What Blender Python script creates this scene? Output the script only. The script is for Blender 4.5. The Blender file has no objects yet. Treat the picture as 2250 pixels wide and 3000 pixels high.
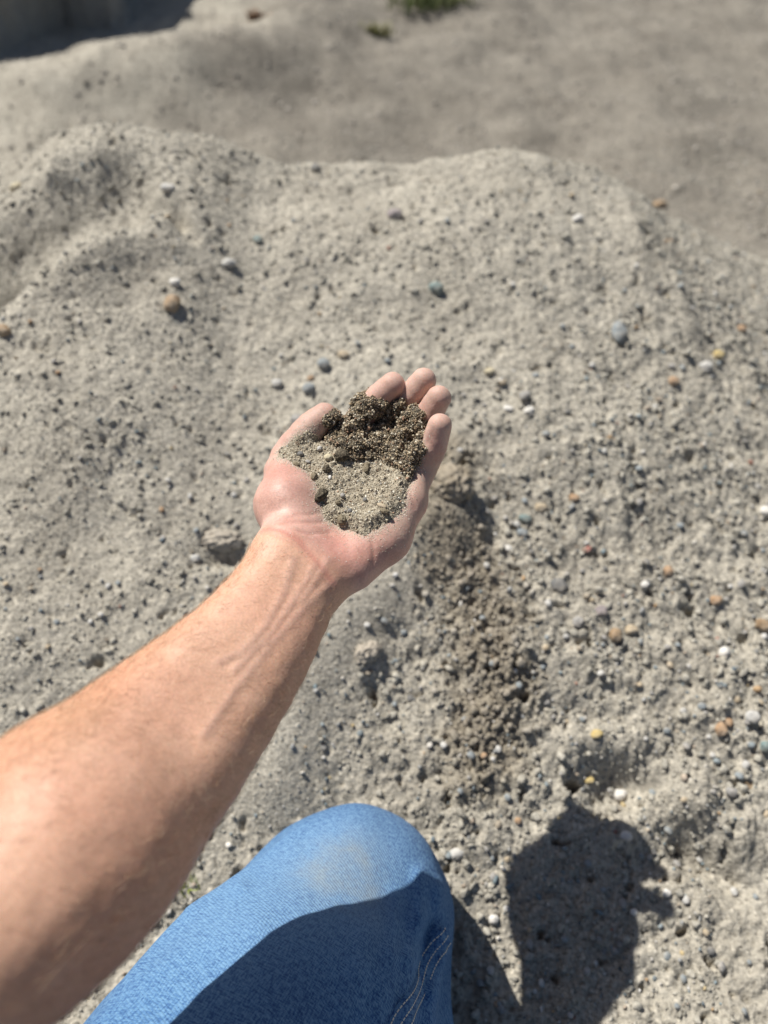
import bpy, math, random
import numpy as np
from mathutils import Vector
random.seed(7)
RNG = np.random.default_rng(11)
SC = bpy.context.scene
COL = SC.collection
R = math.radians

# ------------------------------------------------------------------ camera, sky, sun, exposure
PITCH = R(50.0)                 # looking down
CAM = np.array([0.0, 0.0, 1.10])
FPX = 2266.0                    # focal length in pixels of the 2250x3000 photograph
UP = np.array([0.0, math.sin(PITCH), math.cos(PITCH)])
FW = np.array([0.0, math.cos(PITCH), -math.sin(PITCH)])
RT = np.array([1.0, 0.0, 0.0])
cd = bpy.data.cameras.new('camera')
cam = bpy.data.objects.new('camera', cd); COL.objects.link(cam)
cam.location = CAM
cam.rotation_euler = (R(90) - PITCH, 0, 0)
cd.sensor_fit = 'VERTICAL'; cd.sensor_height = 24.0
cd.lens = 12.0 / (1500.0 / FPX)
cd.clip_start = 0.02; cd.clip_end = 500
cd.dof.use_dof = True; cd.dof.focus_distance = 0.525; cd.dof.aperture_fstop = 2.5
cd.dof.aperture_blades = 0
SC.camera = cam

L_CAM = (1.13, -2.15, 1.0)      # direction the sunlight travels, as right / up / forward of the view
LD = L_CAM[0] * RT + L_CAM[1] * UP + L_CAM[2] * FW
LD = LD / np.linalg.norm(LD)
SUN_EL = math.asin(-LD[2]); SUN_AZ = math.atan2(-LD[0], -LD[1])
w = bpy.data.worlds.new('World'); SC.world = w; w.use_nodes = True
nt = w.node_tree; bg = nt.nodes['Background']
sky = nt.nodes.new('ShaderNodeTexSky'); sky.sky_type = 'NISHITA'; sky.sun_disc = False
sky.sun_elevation = SUN_EL; sky.sun_rotation = SUN_AZ
sky.air_density = 1.0; sky.dust_density = 1.0
nt.links.new(sky.outputs[0], bg.inputs[0]); bg.inputs[1].default_value = 0.05
ld = bpy.data.lights.new('sun', 'SUN'); ld.energy = 5.0; ld.angle = R(0.55); ld.color = (1.0, 0.965, 0.895)
sun = bpy.data.objects.new('sun', ld); COL.objects.link(sun)
sun.rotation_euler = Vector(LD).to_track_quat('-Z', 'Y').to_euler()
sun.location = (-3, -1, 5)
SC.view_settings.view_transform = 'Standard'; SC.view_settings.look = 'None'
SC.view_settings.exposure = 0.31; SC.view_settings.gamma = 1.0
SC.cycles.use_denoising = True

def ray(px, py):
    return (px - 1125) / FPX * RT + (1500 - py) / FPX * UP + FW
def PD(px, py, d):              # point seen at that spot of the photo at depth d
    return CAM + d * ray(px, py)
def PZ(px, py, z):              # point seen there at height z
    r = ray(px, py); return CAM + r * ((z - CAM[2]) / r[2])

# ------------------------------------------------------------------ noise
_perm = RNG.permutation(4096).astype(np.int64)
_grad = RNG.normal(size=(4096, 3)); _grad /= np.linalg.norm(_grad, axis=1)[:, None]
def _hash(i, j, k):
    return _perm[(_perm[(_perm[i & 4095] + j) & 4095] + k) & 4095]
def perlin(x, y, z=None):
    if z is None: z = np.zeros_like(x)
    xi = np.floor(x).astype(np.int64); yi = np.floor(y).astype(np.int64); zi = np.floor(z).astype(np.int64)
    xf = x - xi; yf = y - yi; zf = z - zi
    f = lambda t: t * t * t * (t * (t * 6 - 15) + 10)
    u, v, ww = f(xf), f(yf), f(zf)
    out = 0
    for a in (0, 1):
        for b in (0, 1):
            for c in (0, 1):
                g = _grad[_hash(xi + a, yi + b, zi + c)]
                d = g[..., 0] * (xf - a) + g[..., 1] * (yf - b) + g[..., 2] * (zf - c)
                out = out + d * (u if a else 1 - u) * (v if b else 1 - v) * (ww if c else 1 - ww)
    return out * 1.5
def fbm(x, y, z=None, o=4, g=0.5):
    s = 0; a = 1.0; f = 1.0
    for k in range(o):
        s = s + a * perlin(x * f + 17.3 * k, y * f + 5.1 * k, None if z is None else z * f + 3.3 * k)
        a *= g; f *= 2.03
    return s
def cells(x, y, seed=0, fill=1.0):
    """rounded bumps of random size on a jittered lattice, 0..1"""
    xi = np.floor(x).astype(np.int64); yi = np.floor(y).astype(np.int64)
    best = np.zeros_like(x)
    for a in (-1, 0, 1):
        for b in (-1, 0, 1):
            h = _hash(xi + a + seed * 31, yi + b + seed * 57, np.zeros_like(xi) + seed)
            h2 = _perm[(h + 77) & 4095]; h3 = _perm[(h + 911) & 4095]; h4 = _perm[(h + 1733) & 4095]
            cx = xi + a + h / 4096.0; cy = yi + b + h2 / 4096.0
            r = 0.25 + 0.5 * (h3 / 4096.0) ** 1.5
            on = (h4 / 4096.0) < fill
            q = 1 - ((x - cx) ** 2 + (y - cy) ** 2) / r ** 2
            best = np.maximum(best, np.where(on, np.sqrt(np.clip(q, 0, 1)) * r, 0))
    return best
def sst(a, b, x):
    t = np.clip((x - a) / (b - a), 0, 1); return t * t * (3 - 2 * t)

# ------------------------------------------------------------------ object helpers
def mesh_obj(name, V, F, mat, parent=None, smooth=True, loc=None):
    me = bpy.data.meshes.new(name)
    V = np.asarray(V, dtype=np.float32)
    if loc is not None: V = V - np.asarray(loc, dtype=np.float32)
    F = np.asarray(F)
    if F.dtype != object and F.ndim == 2:
        n, k = F.shape
        me.vertices.add(len(V)); me.vertices.foreach_set('co', V.ravel())
        me.loops.add(n * k); me.loops.foreach_set('vertex_index', F.astype(np.int32).ravel())
        me.polygons.add(n); me.polygons.foreach_set('loop_start', np.arange(0, n * k, k, dtype=np.int32))
        me.update(calc_edges=True); me.validate()
    else:
        me.from_pydata([tuple(v) for v in V], [], [tuple(f) for f in F]); me.update()
    if smooth: me.polygons.foreach_set('use_smooth', [True] * len(me.polygons))
    if mat: me.materials.append(mat)
    o = bpy.data.objects.new(name, me); COL.objects.link(o)
    if parent is not None:
        o.parent = parent
        pl = np.array(parent_world(parent))
        base = np.asarray(loc if loc is not None else (0, 0, 0))
        o.location = base - pl
    elif loc is not None: o.location = loc
    return o
def parent_world(p):
    l = np.array(p.location)
    while p.parent is not None:
        p = p.parent; l = l + np.array(p.location)
    return l
def tag(o, label=None, cat=None, group=None, kind=None):
    if label: o['label'] = label
    if cat: o['category'] = cat
    if group: o['group'] = group
    if kind: o['kind'] = kind
    return o
def attr_f(o, name, vals):
    a = o.data.attributes.new(name, 'FLOAT', 'POINT'); a.data.foreach_set('value', np.asarray(vals, np.float32))
def attr_v(o, name, vals):
    a = o.data.attributes.new(name, 'FLOAT_VECTOR', 'POINT'); a.data.foreach_set('vector', np.asarray(vals, np.float32).ravel())
def attr_c(o, name, vals):
    v = np.asarray(vals, np.float32)
    if v.shape[1] == 3: v = np.hstack([v, np.ones((len(v), 1), np.float32)])
    a = o.data.attributes.new(name, 'FLOAT_COLOR', 'POINT'); a.data.foreach_set('color', v.ravel())

# ------------------------------------------------------------------ materials
class NB:
    def __init__(s, name, rough=0.8, spec=0.3):
        s.m = bpy.data.materials.new(name); s.m.use_nodes = True
        s.t = s.m.node_tree; s.n = s.t.nodes; s.b = s.n['Principled BSDF']
        s.b.inputs['Roughness'].default_value = rough
        s.b.inputs['Specular IOR Level'].default_value = spec
    def link(s, a, b): s.t.links.new(a, b)
    def attr(s, name, out='Fac'):
        n = s.n.new('ShaderNodeAttribute'); n.attribute_name = name; return n.outputs[out]
    def obj(s):
        return s.n.new('ShaderNodeTexCoord').outputs['Object']
    def noise(s, vec, scale, detail=3, rough=0.5, dist=0.0):
        n = s.n.new('ShaderNodeTexNoise'); n.inputs['Scale'].default_value = scale
        n.inputs['Detail'].default_value = detail; n.inputs['Roughness'].default_value = rough
        n.inputs['Distortion'].default_value = dist
        s.link(vec, n.inputs['Vector']); return n.outputs['Fac']
    def voro(s, vec, scale, out='Distance', rnd=1.0):
        n = s.n.new('ShaderNodeTexVoronoi'); n.inputs['Scale'].default_value = scale
        n.inputs['Randomness'].default_value = rnd
        s.link(vec, n.inputs['Vector']); return n.outputs[out]
    def ramp(s, fac, stops):
        n = s.n.new('ShaderNodeValToRGB'); e = n.color_ramp.elements
        while len(e) < len(stops): e.new(0.5)
        for q, (p, c) in zip(e, stops):
            q.position = p
            q.color = (c, c, c, 1) if isinstance(c, (int, float)) else (*c, 1)
        s.link(fac, n.inputs[0]); return n.outputs[0]
    def mix(s, fac, a, b, mode='MIX'):
        n = s.n.new('ShaderNodeMix'); n.data_type = 'RGBA'; n.blend_type = mode
        for sock, v in ((n.inputs[0], fac), (n.inputs[6], a), (n.inputs[7], b)):
            if isinstance(v, (int, float)): sock.default_value = v
            elif isinstance(v, tuple): sock.default_value = (*v, 1)
            else: s.link(v, sock)
        return n.outputs[2]
    def math(s, op, a, b=0.0):
        n = s.n.new('ShaderNodeMath'); n.operation = op
        for sock, v in ((n.inputs[0], a), (n.inputs[1], b)):
            if isinstance(v, (int, float)): sock.default_value = v
            else: s.link(v, sock)
        return n.outputs[0]
    def mapping(s, vec, scale=(1, 1, 1), rot=(0, 0, 0)):
        n = s.n.new('ShaderNodeMapping'); n.inputs['Scale'].default_value = scale
        n.inputs['Rotation'].default_value = rot; s.link(vec, n.inputs['Vector']); return n.outputs[0]
    def color(s, c):
        if isinstance(c, tuple): s.b.inputs['Base Color'].default_value = (*c, 1)
        else: s.link(c, s.b.inputs['Base Color'])
    def bump(s, h, strength=0.5, dist=0.001, prev=None):
        n = s.n.new('ShaderNodeBump'); n.inputs['Strength'].default_value = strength
        n.inputs['Distance'].default_value = dist; s.link(h, n.inputs['Height'])
        if prev is not None: s.link(prev, n.inputs['Normal'])
        s.link(n.outputs[0], s.b.inputs['Normal']); return n.outputs[0]

def mat_ground():
    k = NB('dry sand ground', 0.95, 0.15); p = k.obj()
    n1 = k.noise(p, 9, 4, 0.6); n2 = k.noise(p, 260, 3, 0.65); n3 = k.noise(p, 900, 2, 0.5)
    base = k.ramp(n1, [(0.3, (0.368, 0.336, 0.280)), (0.7, (0.455, 0.420, 0.353))])
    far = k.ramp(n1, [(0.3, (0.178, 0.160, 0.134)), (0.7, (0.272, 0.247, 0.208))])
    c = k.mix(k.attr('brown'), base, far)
    c = k.mix(k.attr('damp'), c, (0.205, 0.168, 0.118))
    sp = k.ramp(n2, [(0.28, 0.62), (0.5, 1.0), (0.72, 1.22)])
    c = k.mix(1.0, c, sp, 'MULTIPLY')
    v = k.voro(p, 330, 'Color'); vs = k.n.new('ShaderNodeSeparateColor'); k.link(v, vs.inputs[0])
    dk = k.ramp(vs.outputs[0], [(0.0, 0.55), (0.10, 0.62), (0.13, 1.0), (0.9, 1.0), (0.93, 1.35)])
    c = k.mix(0.8, c, dk, 'MULTIPLY')
    k.color(c)
    h = k.math('ADD', k.math('MULTIPLY', n2, 1.0), k.math('MULTIPLY', n3, 0.35))
    k.bump(h, 0.9, 0.003)
    return k.m
def mat_vc(name, rough=0.85, spec=0.25, nscale=500, amt=(0.72, 1.2), bumpd=0.0006, bs=0.6):
    k = NB(name, rough, spec); p = k.obj()
    n = k.noise(p, nscale, 3, 0.6)
    c = k.mix(1.0, k.attr('Col', 'Color'), k.ramp(n, [(0.3, amt[0]), (0.7, amt[1])]), 'MULTIPLY')
    k.color(c); k.bump(n, bs, bumpd); return k.m
def mat_stone(name, c1, c2, rough=0.75, nscale=160):
    k = NB(name, rough, 0.3); p = k.obj()
    n = k.noise(p, nscale, 4, 0.65)
    c = k.ramp(n, [(0.32, c1), (0.68, c2)])
    d = k.noise(p, 60, 3, 0.6)
    c = k.mix(k.ramp(d, [(0.36, 0.12), (0.62, 0.62)]), c, (0.38, 0.335, 0.275))
    k.color(c); k.bump(n, 0.5, 0.0008); return k.m
M_GROUND = mat_ground()
M_CRUMB = mat_vc('sand crumbs', 0.95, 0.12, 420, (0.62, 1.25), 0.0012, 0.9)
M_GRAVEL = mat_vc('gravel', 0.7, 0.3, 500, (0.8, 1.15), 0.0004, 0.4)
M_GRAIN = mat_vc('sand grains', 0.75, 0.4, 2500, (0.75, 1.2), 0.0002, 0.4)

# ------------------------------------------------------------------ terrain
# Terrain and its scatter are scaled about the camera, leaving their image unchanged.
CAM_SCALE = 0.745; GZ0 = 1.10 * (1 - CAM_SCALE)
def W3(P): P = np.asarray(P, float); return P * CAM_SCALE + np.array([0, 0, GZ0])
def world_h(x, y): return float(ground_h(np.array([x / CAM_SCALE]), np.array([y / CAM_SCALE]))[0]) * CAM_SCALE + GZ0
crest_px = [(-900, 560), (-400, 520), (0, 470), (90, 452), (150, 425), (217, 388), (325, 366), (434, 376), (542, 398), (650, 425), (760, 474), (830, 488),
            (1085, 480), (1356, 470), (1500, 477), (1600, 500), (1710, 535), (1817, 562), (1898, 608), (1960, 655), (2060, 700), (2250, 800), (2700, 960), (3200, 1150)]
cx_, cz_ = [], []
for px, py in crest_px:
    r = ray(px, py); y = 1.46
    d = y / r[1]; p = CAM + d * r; cx_.append(p[0]); cz_.append(p[2])
cx_ = np.array(cx_); cz_ = np.maximum(np.array(cz_), 0.02)

def gpts(lst, z=0.1):
    return np.array([gz(px, py) for px, py in lst])
def gz(px, py):                 # first rough hit with the smooth mound
    r = ray(px, py); d = 0.4
    for _ in range(900):
        p = CAM + r * d
        if p[2] < float(mound(np.array([p[0]]), np.array([p[1]]))[0]): break
        d += 0.006
    return p[:2]
def seg_dist(x, y, P):
    best = np.full(x.shape, 1e9); tt = np.zeros_like(x)
    n = len(P) - 1
    for i in range(n):
        a, b = P[i], P[i + 1]; ab = b - a
        t = np.clip(((x - a[0]) * ab[0] + (y - a[1]) * ab[1]) / (ab @ ab), 0, 1)
        d = np.hypot(x - a[0] - t * ab[0], y - a[1] - t * ab[1])
        m = d < best; best = np.where(m, d, best); tt = np.where(m, (i + t) / n, tt)
    return best, tt
def mound(x, y):
    H = np.interp(x, cx_, cz_)
    yc = 1.46 + 0.03 * np.sin(x * 3.1)
    t = np.clip((y - 0.16) / (yc - 0.16), 0, 1)
    up = t ** 1.12 * (1 + 0.10 * np.sin(t * math.pi))
    # rounding at the crest
    up = np.minimum(up, 1.0) - 0.12 * np.exp(-((1 - t) / 0.13) ** 2) * (t < 1) - 0.12 * (t >= 1) + 0.0
    up = up + 0.12 * sst(0, .3, t)
    up = np.where(y < yc, up * 1.0, np.exp(-((y - yc) / 0.24) ** 2) * 1.0)
    return H * up * sst(0.10, 0.4, y + 0.1)
def bumpat(x, y, c, rx, ry, a=0.0):
    dx = x - c[0]; dy = y - c[1]; ca, sa = math.cos(a), math.sin(a)
    u = (dx * ca + dy * sa) / rx; v = (-dx * sa + dy * ca) / ry
    return np.exp(-(u * u + v * v))
G = {}
G['hole'] = gz(1830, 2290); G['hole2'] = gz(2040, 2500); G['hole3'] = gz(1935, 2530)
G['lh'] = gz(660, 1640); G['pit'] = gz(520, 625); G['pit2'] = gz(-5, 800); G['gully'] = gpts([(-250, 1000), (0, 790), (150, 640), (330, 560)])
G['gully2'] = gpts([(330, 620), (470, 590), (560, 690)])
G['tongue'] = gpts([(1280, 1560), (1060, 1780), (880, 2050), (800, 2300)])
G['damp'] = gpts([(1300, 1400), (1260, 1540), (1400, 1750), (1450, 2000), (1420, 2200)])
G['clodlump'] = gz(1300, 1430)
def ground_h(x, y, fine=True):
    z = mound(x, y)
    near = sst(3.0, 1.2, np.hypot(x, y - 0.6))
    z = z + 0.020 * fbm(x * 3.1, y * 3.1, o=3) * sst(0.0, 0.5, y)
    z = z - 0.050 * bumpat(x, y, G['hole'], 0.050, 0.032) - 0.044 * bumpat(x, y, G['hole2'], 0.065, 0.024, -0.6) - 0.018 * bumpat(x, y, G['hole3'], .03, .02)
    z = z + 0.018 * bumpat(x, y, G['hole2'] + np.array([-.005, .055]), 0.05, 0.03) + 0.014 * bumpat(x, y, G['hole'] + np.array([-.03, .045]), 0.06, 0.02)
    z = z - 0.022 * bumpat(x, y, G['lh'], 0.030, 0.018) - 0.030 * bumpat(x, y, G['pit'], .016, .030, .3) - 0.03 * bumpat(x, y, G['pit2'], .035, .02)
    d, t = seg_dist(x, y, G['gully']); z = z - 0.062 * np.exp(-(d / 0.080) ** 2) + 0.025 * np.exp(-((d - .11) / .05) ** 2)
    d, t = seg_dist(x, y, G['gully2']); z = z - 0.018 * np.exp(-(d / 0.016) ** 2)
    d, t = seg_dist(x, y, G['tongue']); z = z + 0.040 * np.exp(-(d / 0.060) ** 2)
    d2, t2 = seg_dist(x, y, G['damp']); z = z + 0.012 * np.exp(-(d2 / 0.05) ** 2)
    z = z + 0.012 * np.sqrt(np.clip(1 - ((x - G['clodlump'][0]) ** 2 + (y - G['clodlump'][1]) ** 2) / 0.036 ** 2, 0, 1))
    # background forms behind the mound
    b = sst(1.75, 2.2, y)
    z = z + b * (0.05 * fbm(x * 1.3 + 4, y * 1.3, o=3) + 0.012 * fbm(x * 4, y * 4, o=2, g=.5))
    wob = 0.14 * fbm(x * 1.2 + 9, y * 3.2 + 3, o=3)
    wob2 = wob + 0.07 * fbm(x * 9, y * 9, o=2)
    z = z + 0.75 * sst(-1.04, -1.18, x + wob2) * sst(3.46, 3.58, y + wob2 * 1.3 + 0.40 * sst(-1.30, -1.42, x))
    z = z + 0.0 * sst(-1.16, -1.25, x + wob * 0.4) * sst(2.92, 3.0, y + wob * .4) * sst(3.2, 3.08, y)
    z = z + 0.10 * bumpat(x, y, (-1.0, 2.85), 0.55, 0.35, 0.4)
    d, t = seg_dist(x, y, np.array([(-2.2, 2.35), (-1.0, 2.55), (-0.35, 3.1), (-0.2, 3.9)])); z = z + 0.07 * np.exp(-(d / 0.22) ** 2)
    if fine:
        d3, _ = seg_dist(x, y, G['tongue'])
        smooth = np.exp(-(d3 / 0.06) ** 2) * sst(0.65, 0.45, np.hypot(x, y - .75)) * 0.75
        rough = near * (1 - smooth)
        lowr = sst(-0.5, 0.6, x - (y - 0.6) * 0.9)           # rougher towards the lower right
        dampm = np.exp(-(d2 / 0.06) ** 2)
        wx = x + 0.012 * fbm(x * 22, y * 22, o=2); wy = y + 0.012 * fbm(x * 22 + 50, y * 22, o=2)
        amp = rough * (0.50 + 0.75 * lowr + 0.8 * dampm)
        z = z + amp * (0.0095 * fbm(x * 16, y * 16, o=2) + 0.0046 * fbm(x * 44, y * 44, o=3, g=.65) + 0.0024 * fbm(x * 150 + 9, y * 150, o=2))
        z = z + amp * (0.0046 * cells(wx * 21, wy * 21, 1, 0.35) + 0.0036 * cells(wx * 57, wy * 57, 2, 0.35) + 0.0024 * cells(wx * 130, wy * 130, 3, 0.5)) * (1 + .8 * perlin(x * 9 + 70, y * 9))
        pits = np.clip(fbm(x * 30 + 30, y * 30, o=3, g=.6) - 0.52, 0, 1)
        z = z - amp * 0.05 * pits
        z = z + (1 - near) * 0.006 * fbm(x * 14, y * 14, o=3)
    return z
def axis(lo, hi, step, far_lo, far_hi):
    a = list(np.arange(lo, hi, step)); s = step
    while a[-1] < far_hi: s = min(s * (1.018 if a[-1] < 4.5 else 1.12), 40); a.append(a[-1] + s)
    pre = []; s = step; v = lo
    while v > far_lo: s = min(s * (1.03 if v > -3 else 1.12), 40); v -= s; pre.append(v)
    return np.array(pre[::-1] + a)
X = axis(-0.95, 0.95, 0.0028, -150, 150); Y = axis(0.08, 1.62, 0.0028, -120, 260)
gx, gy = np.meshgrid(X, Y, indexing='ij')
gzv = ground_h(gx.ravel(), gy.ravel())
nx, ny = len(X), len(Y)
idx = np.arange(nx * ny).reshape(nx, ny)
Fq = np.stack([idx[:-1, :-1], idx[1:, :-1], idx[1:, 1:], idx[:-1, 1:]], -1).reshape(-1, 4)
Vg = np.stack([gx.ravel(), gy.ravel(), gzv], 1)
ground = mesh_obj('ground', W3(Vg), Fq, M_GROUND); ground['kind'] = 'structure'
def ground_masks(x, y):
    d2, _ = seg_dist(x, y, G['damp'])
    damp = sst(0.095, 0.01, d2 + 0.035 * fbm(x * 25, y * 25, o=3)) * 0.62
    dl = np.hypot(x - G['clodlump'][0], y - G['clodlump'][1]); damp = np.maximum(damp, sst(0.055, 0.035, dl) * 0.5)
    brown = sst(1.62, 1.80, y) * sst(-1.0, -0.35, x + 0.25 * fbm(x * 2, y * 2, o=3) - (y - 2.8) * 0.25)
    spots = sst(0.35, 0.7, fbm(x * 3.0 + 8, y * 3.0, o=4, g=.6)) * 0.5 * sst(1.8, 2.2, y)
    return damp, np.clip(brown + spots, 0, 1)
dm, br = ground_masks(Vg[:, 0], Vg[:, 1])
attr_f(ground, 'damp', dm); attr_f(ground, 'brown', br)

# ------------------------------------------------------------------ scattered stones
def ico(sub=0):
    t = (1 + 5 ** .5) / 2
    V = [(-1, t, 0), (1, t, 0), (-1, -t, 0), (1, -t, 0), (0, -1, t), (0, 1, t), (0, -1, -t), (0, 1, -t), (t, 0, -1), (t, 0, 1), (-t, 0, -1), (-t, 0, 1)]
    F = [(0, 11, 5), (0, 5, 1), (0, 1, 7), (0, 7, 10), (0, 10, 11), (1, 5, 9), (5, 11, 4), (11, 10, 2), (10, 7, 6), (7, 1, 8), (3, 9, 4), (3, 4, 2), (3, 2, 6), (3, 6, 8), (3, 8, 9), (4, 9, 5), (2, 4, 11), (6, 2, 10), (8, 6, 7), (9, 8, 1)]
    V = [np.array(v, float) / np.linalg.norm(v) for v in V]
    for _ in range(sub):
        c = {}; F2 = []
        def mid(a, b):
            k = (min(a, b), max(a, b))
            if k not in c:
                m = V[a] + V[b]; V.append(m / np.linalg.norm(m)); c[k] = len(V) - 1
            return c[k]
        for a, b, d in F:
            e, f, g = mid(a, b), mid(b, d), mid(d, a); F2 += [(a, e, g), (b, f, e), (d, g, f), (e, f, g)]
        F = F2
    return np.array(V), np.array(F)
def rotm(n, RNG=RNG):
    q = RNG.normal(size=(n, 4)); q /= np.linalg.norm(q, axis=1)[:, None]
    a, b, c, d = q.T
    return np.stack([np.stack([1 - 2 * (c * c + d * d), 2 * (b * c - a * d), 2 * (b * d + a * c)], -1),
                     np.stack([2 * (b * c + a * d), 1 - 2 * (b * b + d * d), 2 * (c * d - a * b)], -1),
                     np.stack([2 * (b * d - a * c), 2 * (c * d + a * b), 1 - 2 * (b * b + c * c)], -1)], 1)
def scatter(name, pts, rad, cols, mat, sub=0, jit=0.25, flat=(1, 0.8, 0.65), smooth=True, parent=None):
    V0, F0 = ico(sub); n = len(pts); RNG = np.random.default_rng(len(pts)); m = len(V0)
    sc = np.array(flat)[None, None, :] * (1 + 0.15 * RNG.normal(size=(n, 1, 3)))
    vv = V0[None] * (1 + jit * RNG.uniform(-1, 1, size=(n, m, 1))) * sc
    vv = np.einsum('nij,nmj->nmi', rotm(n), vv) * rad[:, None, None] + pts[:, None, :]
    F = (F0[None] + (np.arange(n) * m)[:, None, None]).reshape(-1, 3)
    o = mesh_obj(name, vv.reshape(-1, 3), F, mat, parent=parent, smooth=smooth)
    attr_c(o, 'Col', np.repeat(cols, m, axis=0))
    return o
PAL = np.array([(.30, .30, .29), (.22, .25, .26), (.40, .38, .35), (.55, .52, .47), (.62, .60, .57), (.13, .16, .18), (.38, .26, .15), (.44, .35, .20), (.30, .16, .12), (.20, .25, .27), (.42, .36, .28), (.40, .33, .26)])
PW = np.array([.20, .16, .14, .12, .05, .08, .022, .018, .012, .09, .07, .07]); PW /= PW.sum()
def view_pts(n, far=2.4):
    """random spots on the ground in front of the photographer, even per area, thinned with distance"""
    out = []
    while sum(len(o) for o in out) < n:
        x = RNG.uniform(-1.1, 1.1, n * 4); y = RNG.uniform(0.06, far, n * 4)
        dist = np.hypot(y * 0.75, 0.9)
        keep = RNG.uniform(size=len(x)) < 0.8 / dist ** 1.5
        keep &= np.abs(x) < 0.16 + 0.62 * np.maximum(y, .25) + 0.1
        keep &= fbm(x * 7 + 3, y * 7, o=3) + RNG.uniform(-0.7, 0.9, len(x)) > -0.1
        out.append(np.stack([x[keep], y[keep]], 1))
    return np.concatenate(out)[:n]
q = view_pts(52000); z = ground_h(q[:, 0], q[:, 1])
lowr = sst(-0.5, 0.6, q[:, 0] - (q[:, 1] - 0.6) * 0.9)
d3, _ = seg_dist(q[:, 0], q[:, 1], G['tongue']); d2, _ = seg_dist(q[:, 0], q[:, 1], G['damp'])
sm = np.exp(-(d3 / 0.06) ** 2)
rad = np.minimum(0.00105 * np.exp(RNG.exponential(0.47, len(q))), 0.0068) * (0.74 + 0.24 * lowr) * (1 - 0.5 * sm) * (1 + .35 * np.exp(-(d2 / .06) ** 2))
dmp, brn = ground_masks(q[:, 0], q[:, 1])
cc = np.array([.412, .387, .332])[None] * RNG.uniform(.78, 1.14, (len(q), 1)); cc = cc * (1 - dmp[:, None]) + np.array([.20, .16, .11]) * dmp[:, None]
cr = scatter('sand_crumbs', W3(np.stack([q[:, 0], q[:, 1], z + rad * 0.15], 1)), rad * CAM_SCALE, cc, M_CRUMB, sub=1, jit=0.42, flat=(1, .85, .7))
tag(cr, 'loose crumbs of dry beige sand lying all over the mound', 'sand', kind='stuff')
qd = []
for i in range(1300):
    t = RNG.uniform(1.2, 3.95); j = int(t); a = G['damp'][j] * (1 - t + j) + G['damp'][min(j + 1, 4)] * (t - j); qd.append(a + RNG.normal(0, .030, 2))
qd = np.array(qd); z = ground_h(qd[:, 0], qd[:, 1]); rad = np.minimum(.0014 * np.exp(RNG.exponential(.42, len(qd))), .0060)
dq, _ = ground_masks(qd[:, 0], qd[:, 1]); cc = (np.array([.42, .388, .335]) * (1 - dq[:, None]) + np.array([.23, .19, .14]) * dq[:, None]) * RNG.uniform(.8, 1.15, (len(qd), 1))
dc = scatter('damp_crumbs', W3(np.stack([qd[:, 0], qd[:, 1], z + rad * 0.4], 1)), rad * CAM_SCALE, cc, M_CRUMB, sub=1, jit=0.32, flat=(1, .85, .75))
tag(dc, 'damp brown crumbs in the dug streak between hand and knee', 'sand', kind='stuff')
q = view_pts(7500); z = ground_h(q[:, 0], q[:, 1])
lowr = sst(-0.5, 0.6, q[:, 0] - (q[:, 1] - 0.6) * 0.9)
rad = np.minimum(0.0013 * np.exp(RNG.exponential(0.34, len(q))), 0.0042) * (0.75 + 0.4 * lowr)
cc = PAL[RNG.choice(len(PAL), len(q), p=PW)] * RNG.uniform(.8, 1.2, (len(q), 1))
rad = rad * 1.12
gr = scatter('gravel', W3(np.stack([q[:, 0], q[:, 1], z + rad * 0.55], 1)), rad * CAM_SCALE, cc, M_GRAVEL, sub=1, jit=0.10)
tag(gr, 'fine mixed gravel of grey, white and rusty grains strewn over the sand', 'gravel', kind='stuff')
q = np.stack([RNG.uniform(-2.1, 2.1, 9000), RNG.uniform(1.9, 4.3, 9000)], 1); z = ground_h(q[:, 0], q[:, 1])
rad = 0.0030 * np.exp(RNG.exponential(0.35, len(q))); rad = np.minimum(rad, .009)
cc = np.array([.30, .275, .24]) * RNG.uniform(.55, 1.6, (len(q), 1))
fg = scatter('far_gravel', W3(np.stack([q[:, 0], q[:, 1], z], 1)), rad * CAM_SCALE, cc, M_GRAVEL, sub=1, jit=0.12)
tag(fg, 'blurred brownish gravel scattered on the flat ground behind the mound', 'gravel', kind='stuff')

# ------------------------------------------------------------------ single pebbles
def ground_hit(px, py):
    r = ray(px, py); ds = np.arange(0.5, 5.5, 0.004)
    P = CAM[None] + ds[:, None] * r[None]
    h = ground_h(P[:, 0], P[:, 1]); k = np.argmax(P[:, 2] < h)
    return P[k], ds[k]
CO = {'blue': ((.16, .20, .23), (.27, .32, .35)), 'pale': ((.46, .46, .45), (.62, .61, .58)), 'white': ((.66, .64, .60), (.82, .80, .76)),
      'orange': ((.32, .18, .085), (.46, .28, .15)), 'yellow': ((.50, .36, .10), (.64, .50, .20)), 'cream': ((.50, .43, .27), (.62, .55, .38)),
      'brown': ((.22, .13, .06), (.36, .23, .11)), 'dark': ((.07, .08, .09), (.15, .16, .17)), 'teal': ((.10, .17, .18), (.18, .28, .28)),
      'grey': ((.24, .24, .24), (.36, .35, .34)), 'tan': ((.42, .33, .21), (.54, .44, .31)), 'red': ((.34, .09, .07), (.48, .18, .14)),
      'purple': ((.19, .16, .18), (.30, .26, .28)), 'sand': ((.37, .325, .265), (.45, .40, .33)), 'damp': ((.20, .16, .11), (.28, .235, .17))}
SM = {k: mat_stone(k + ' stone', *v) for k, v in CO.items()}
I2, IF2 = ico(3); I4, IF4 = ico(4)
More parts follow.
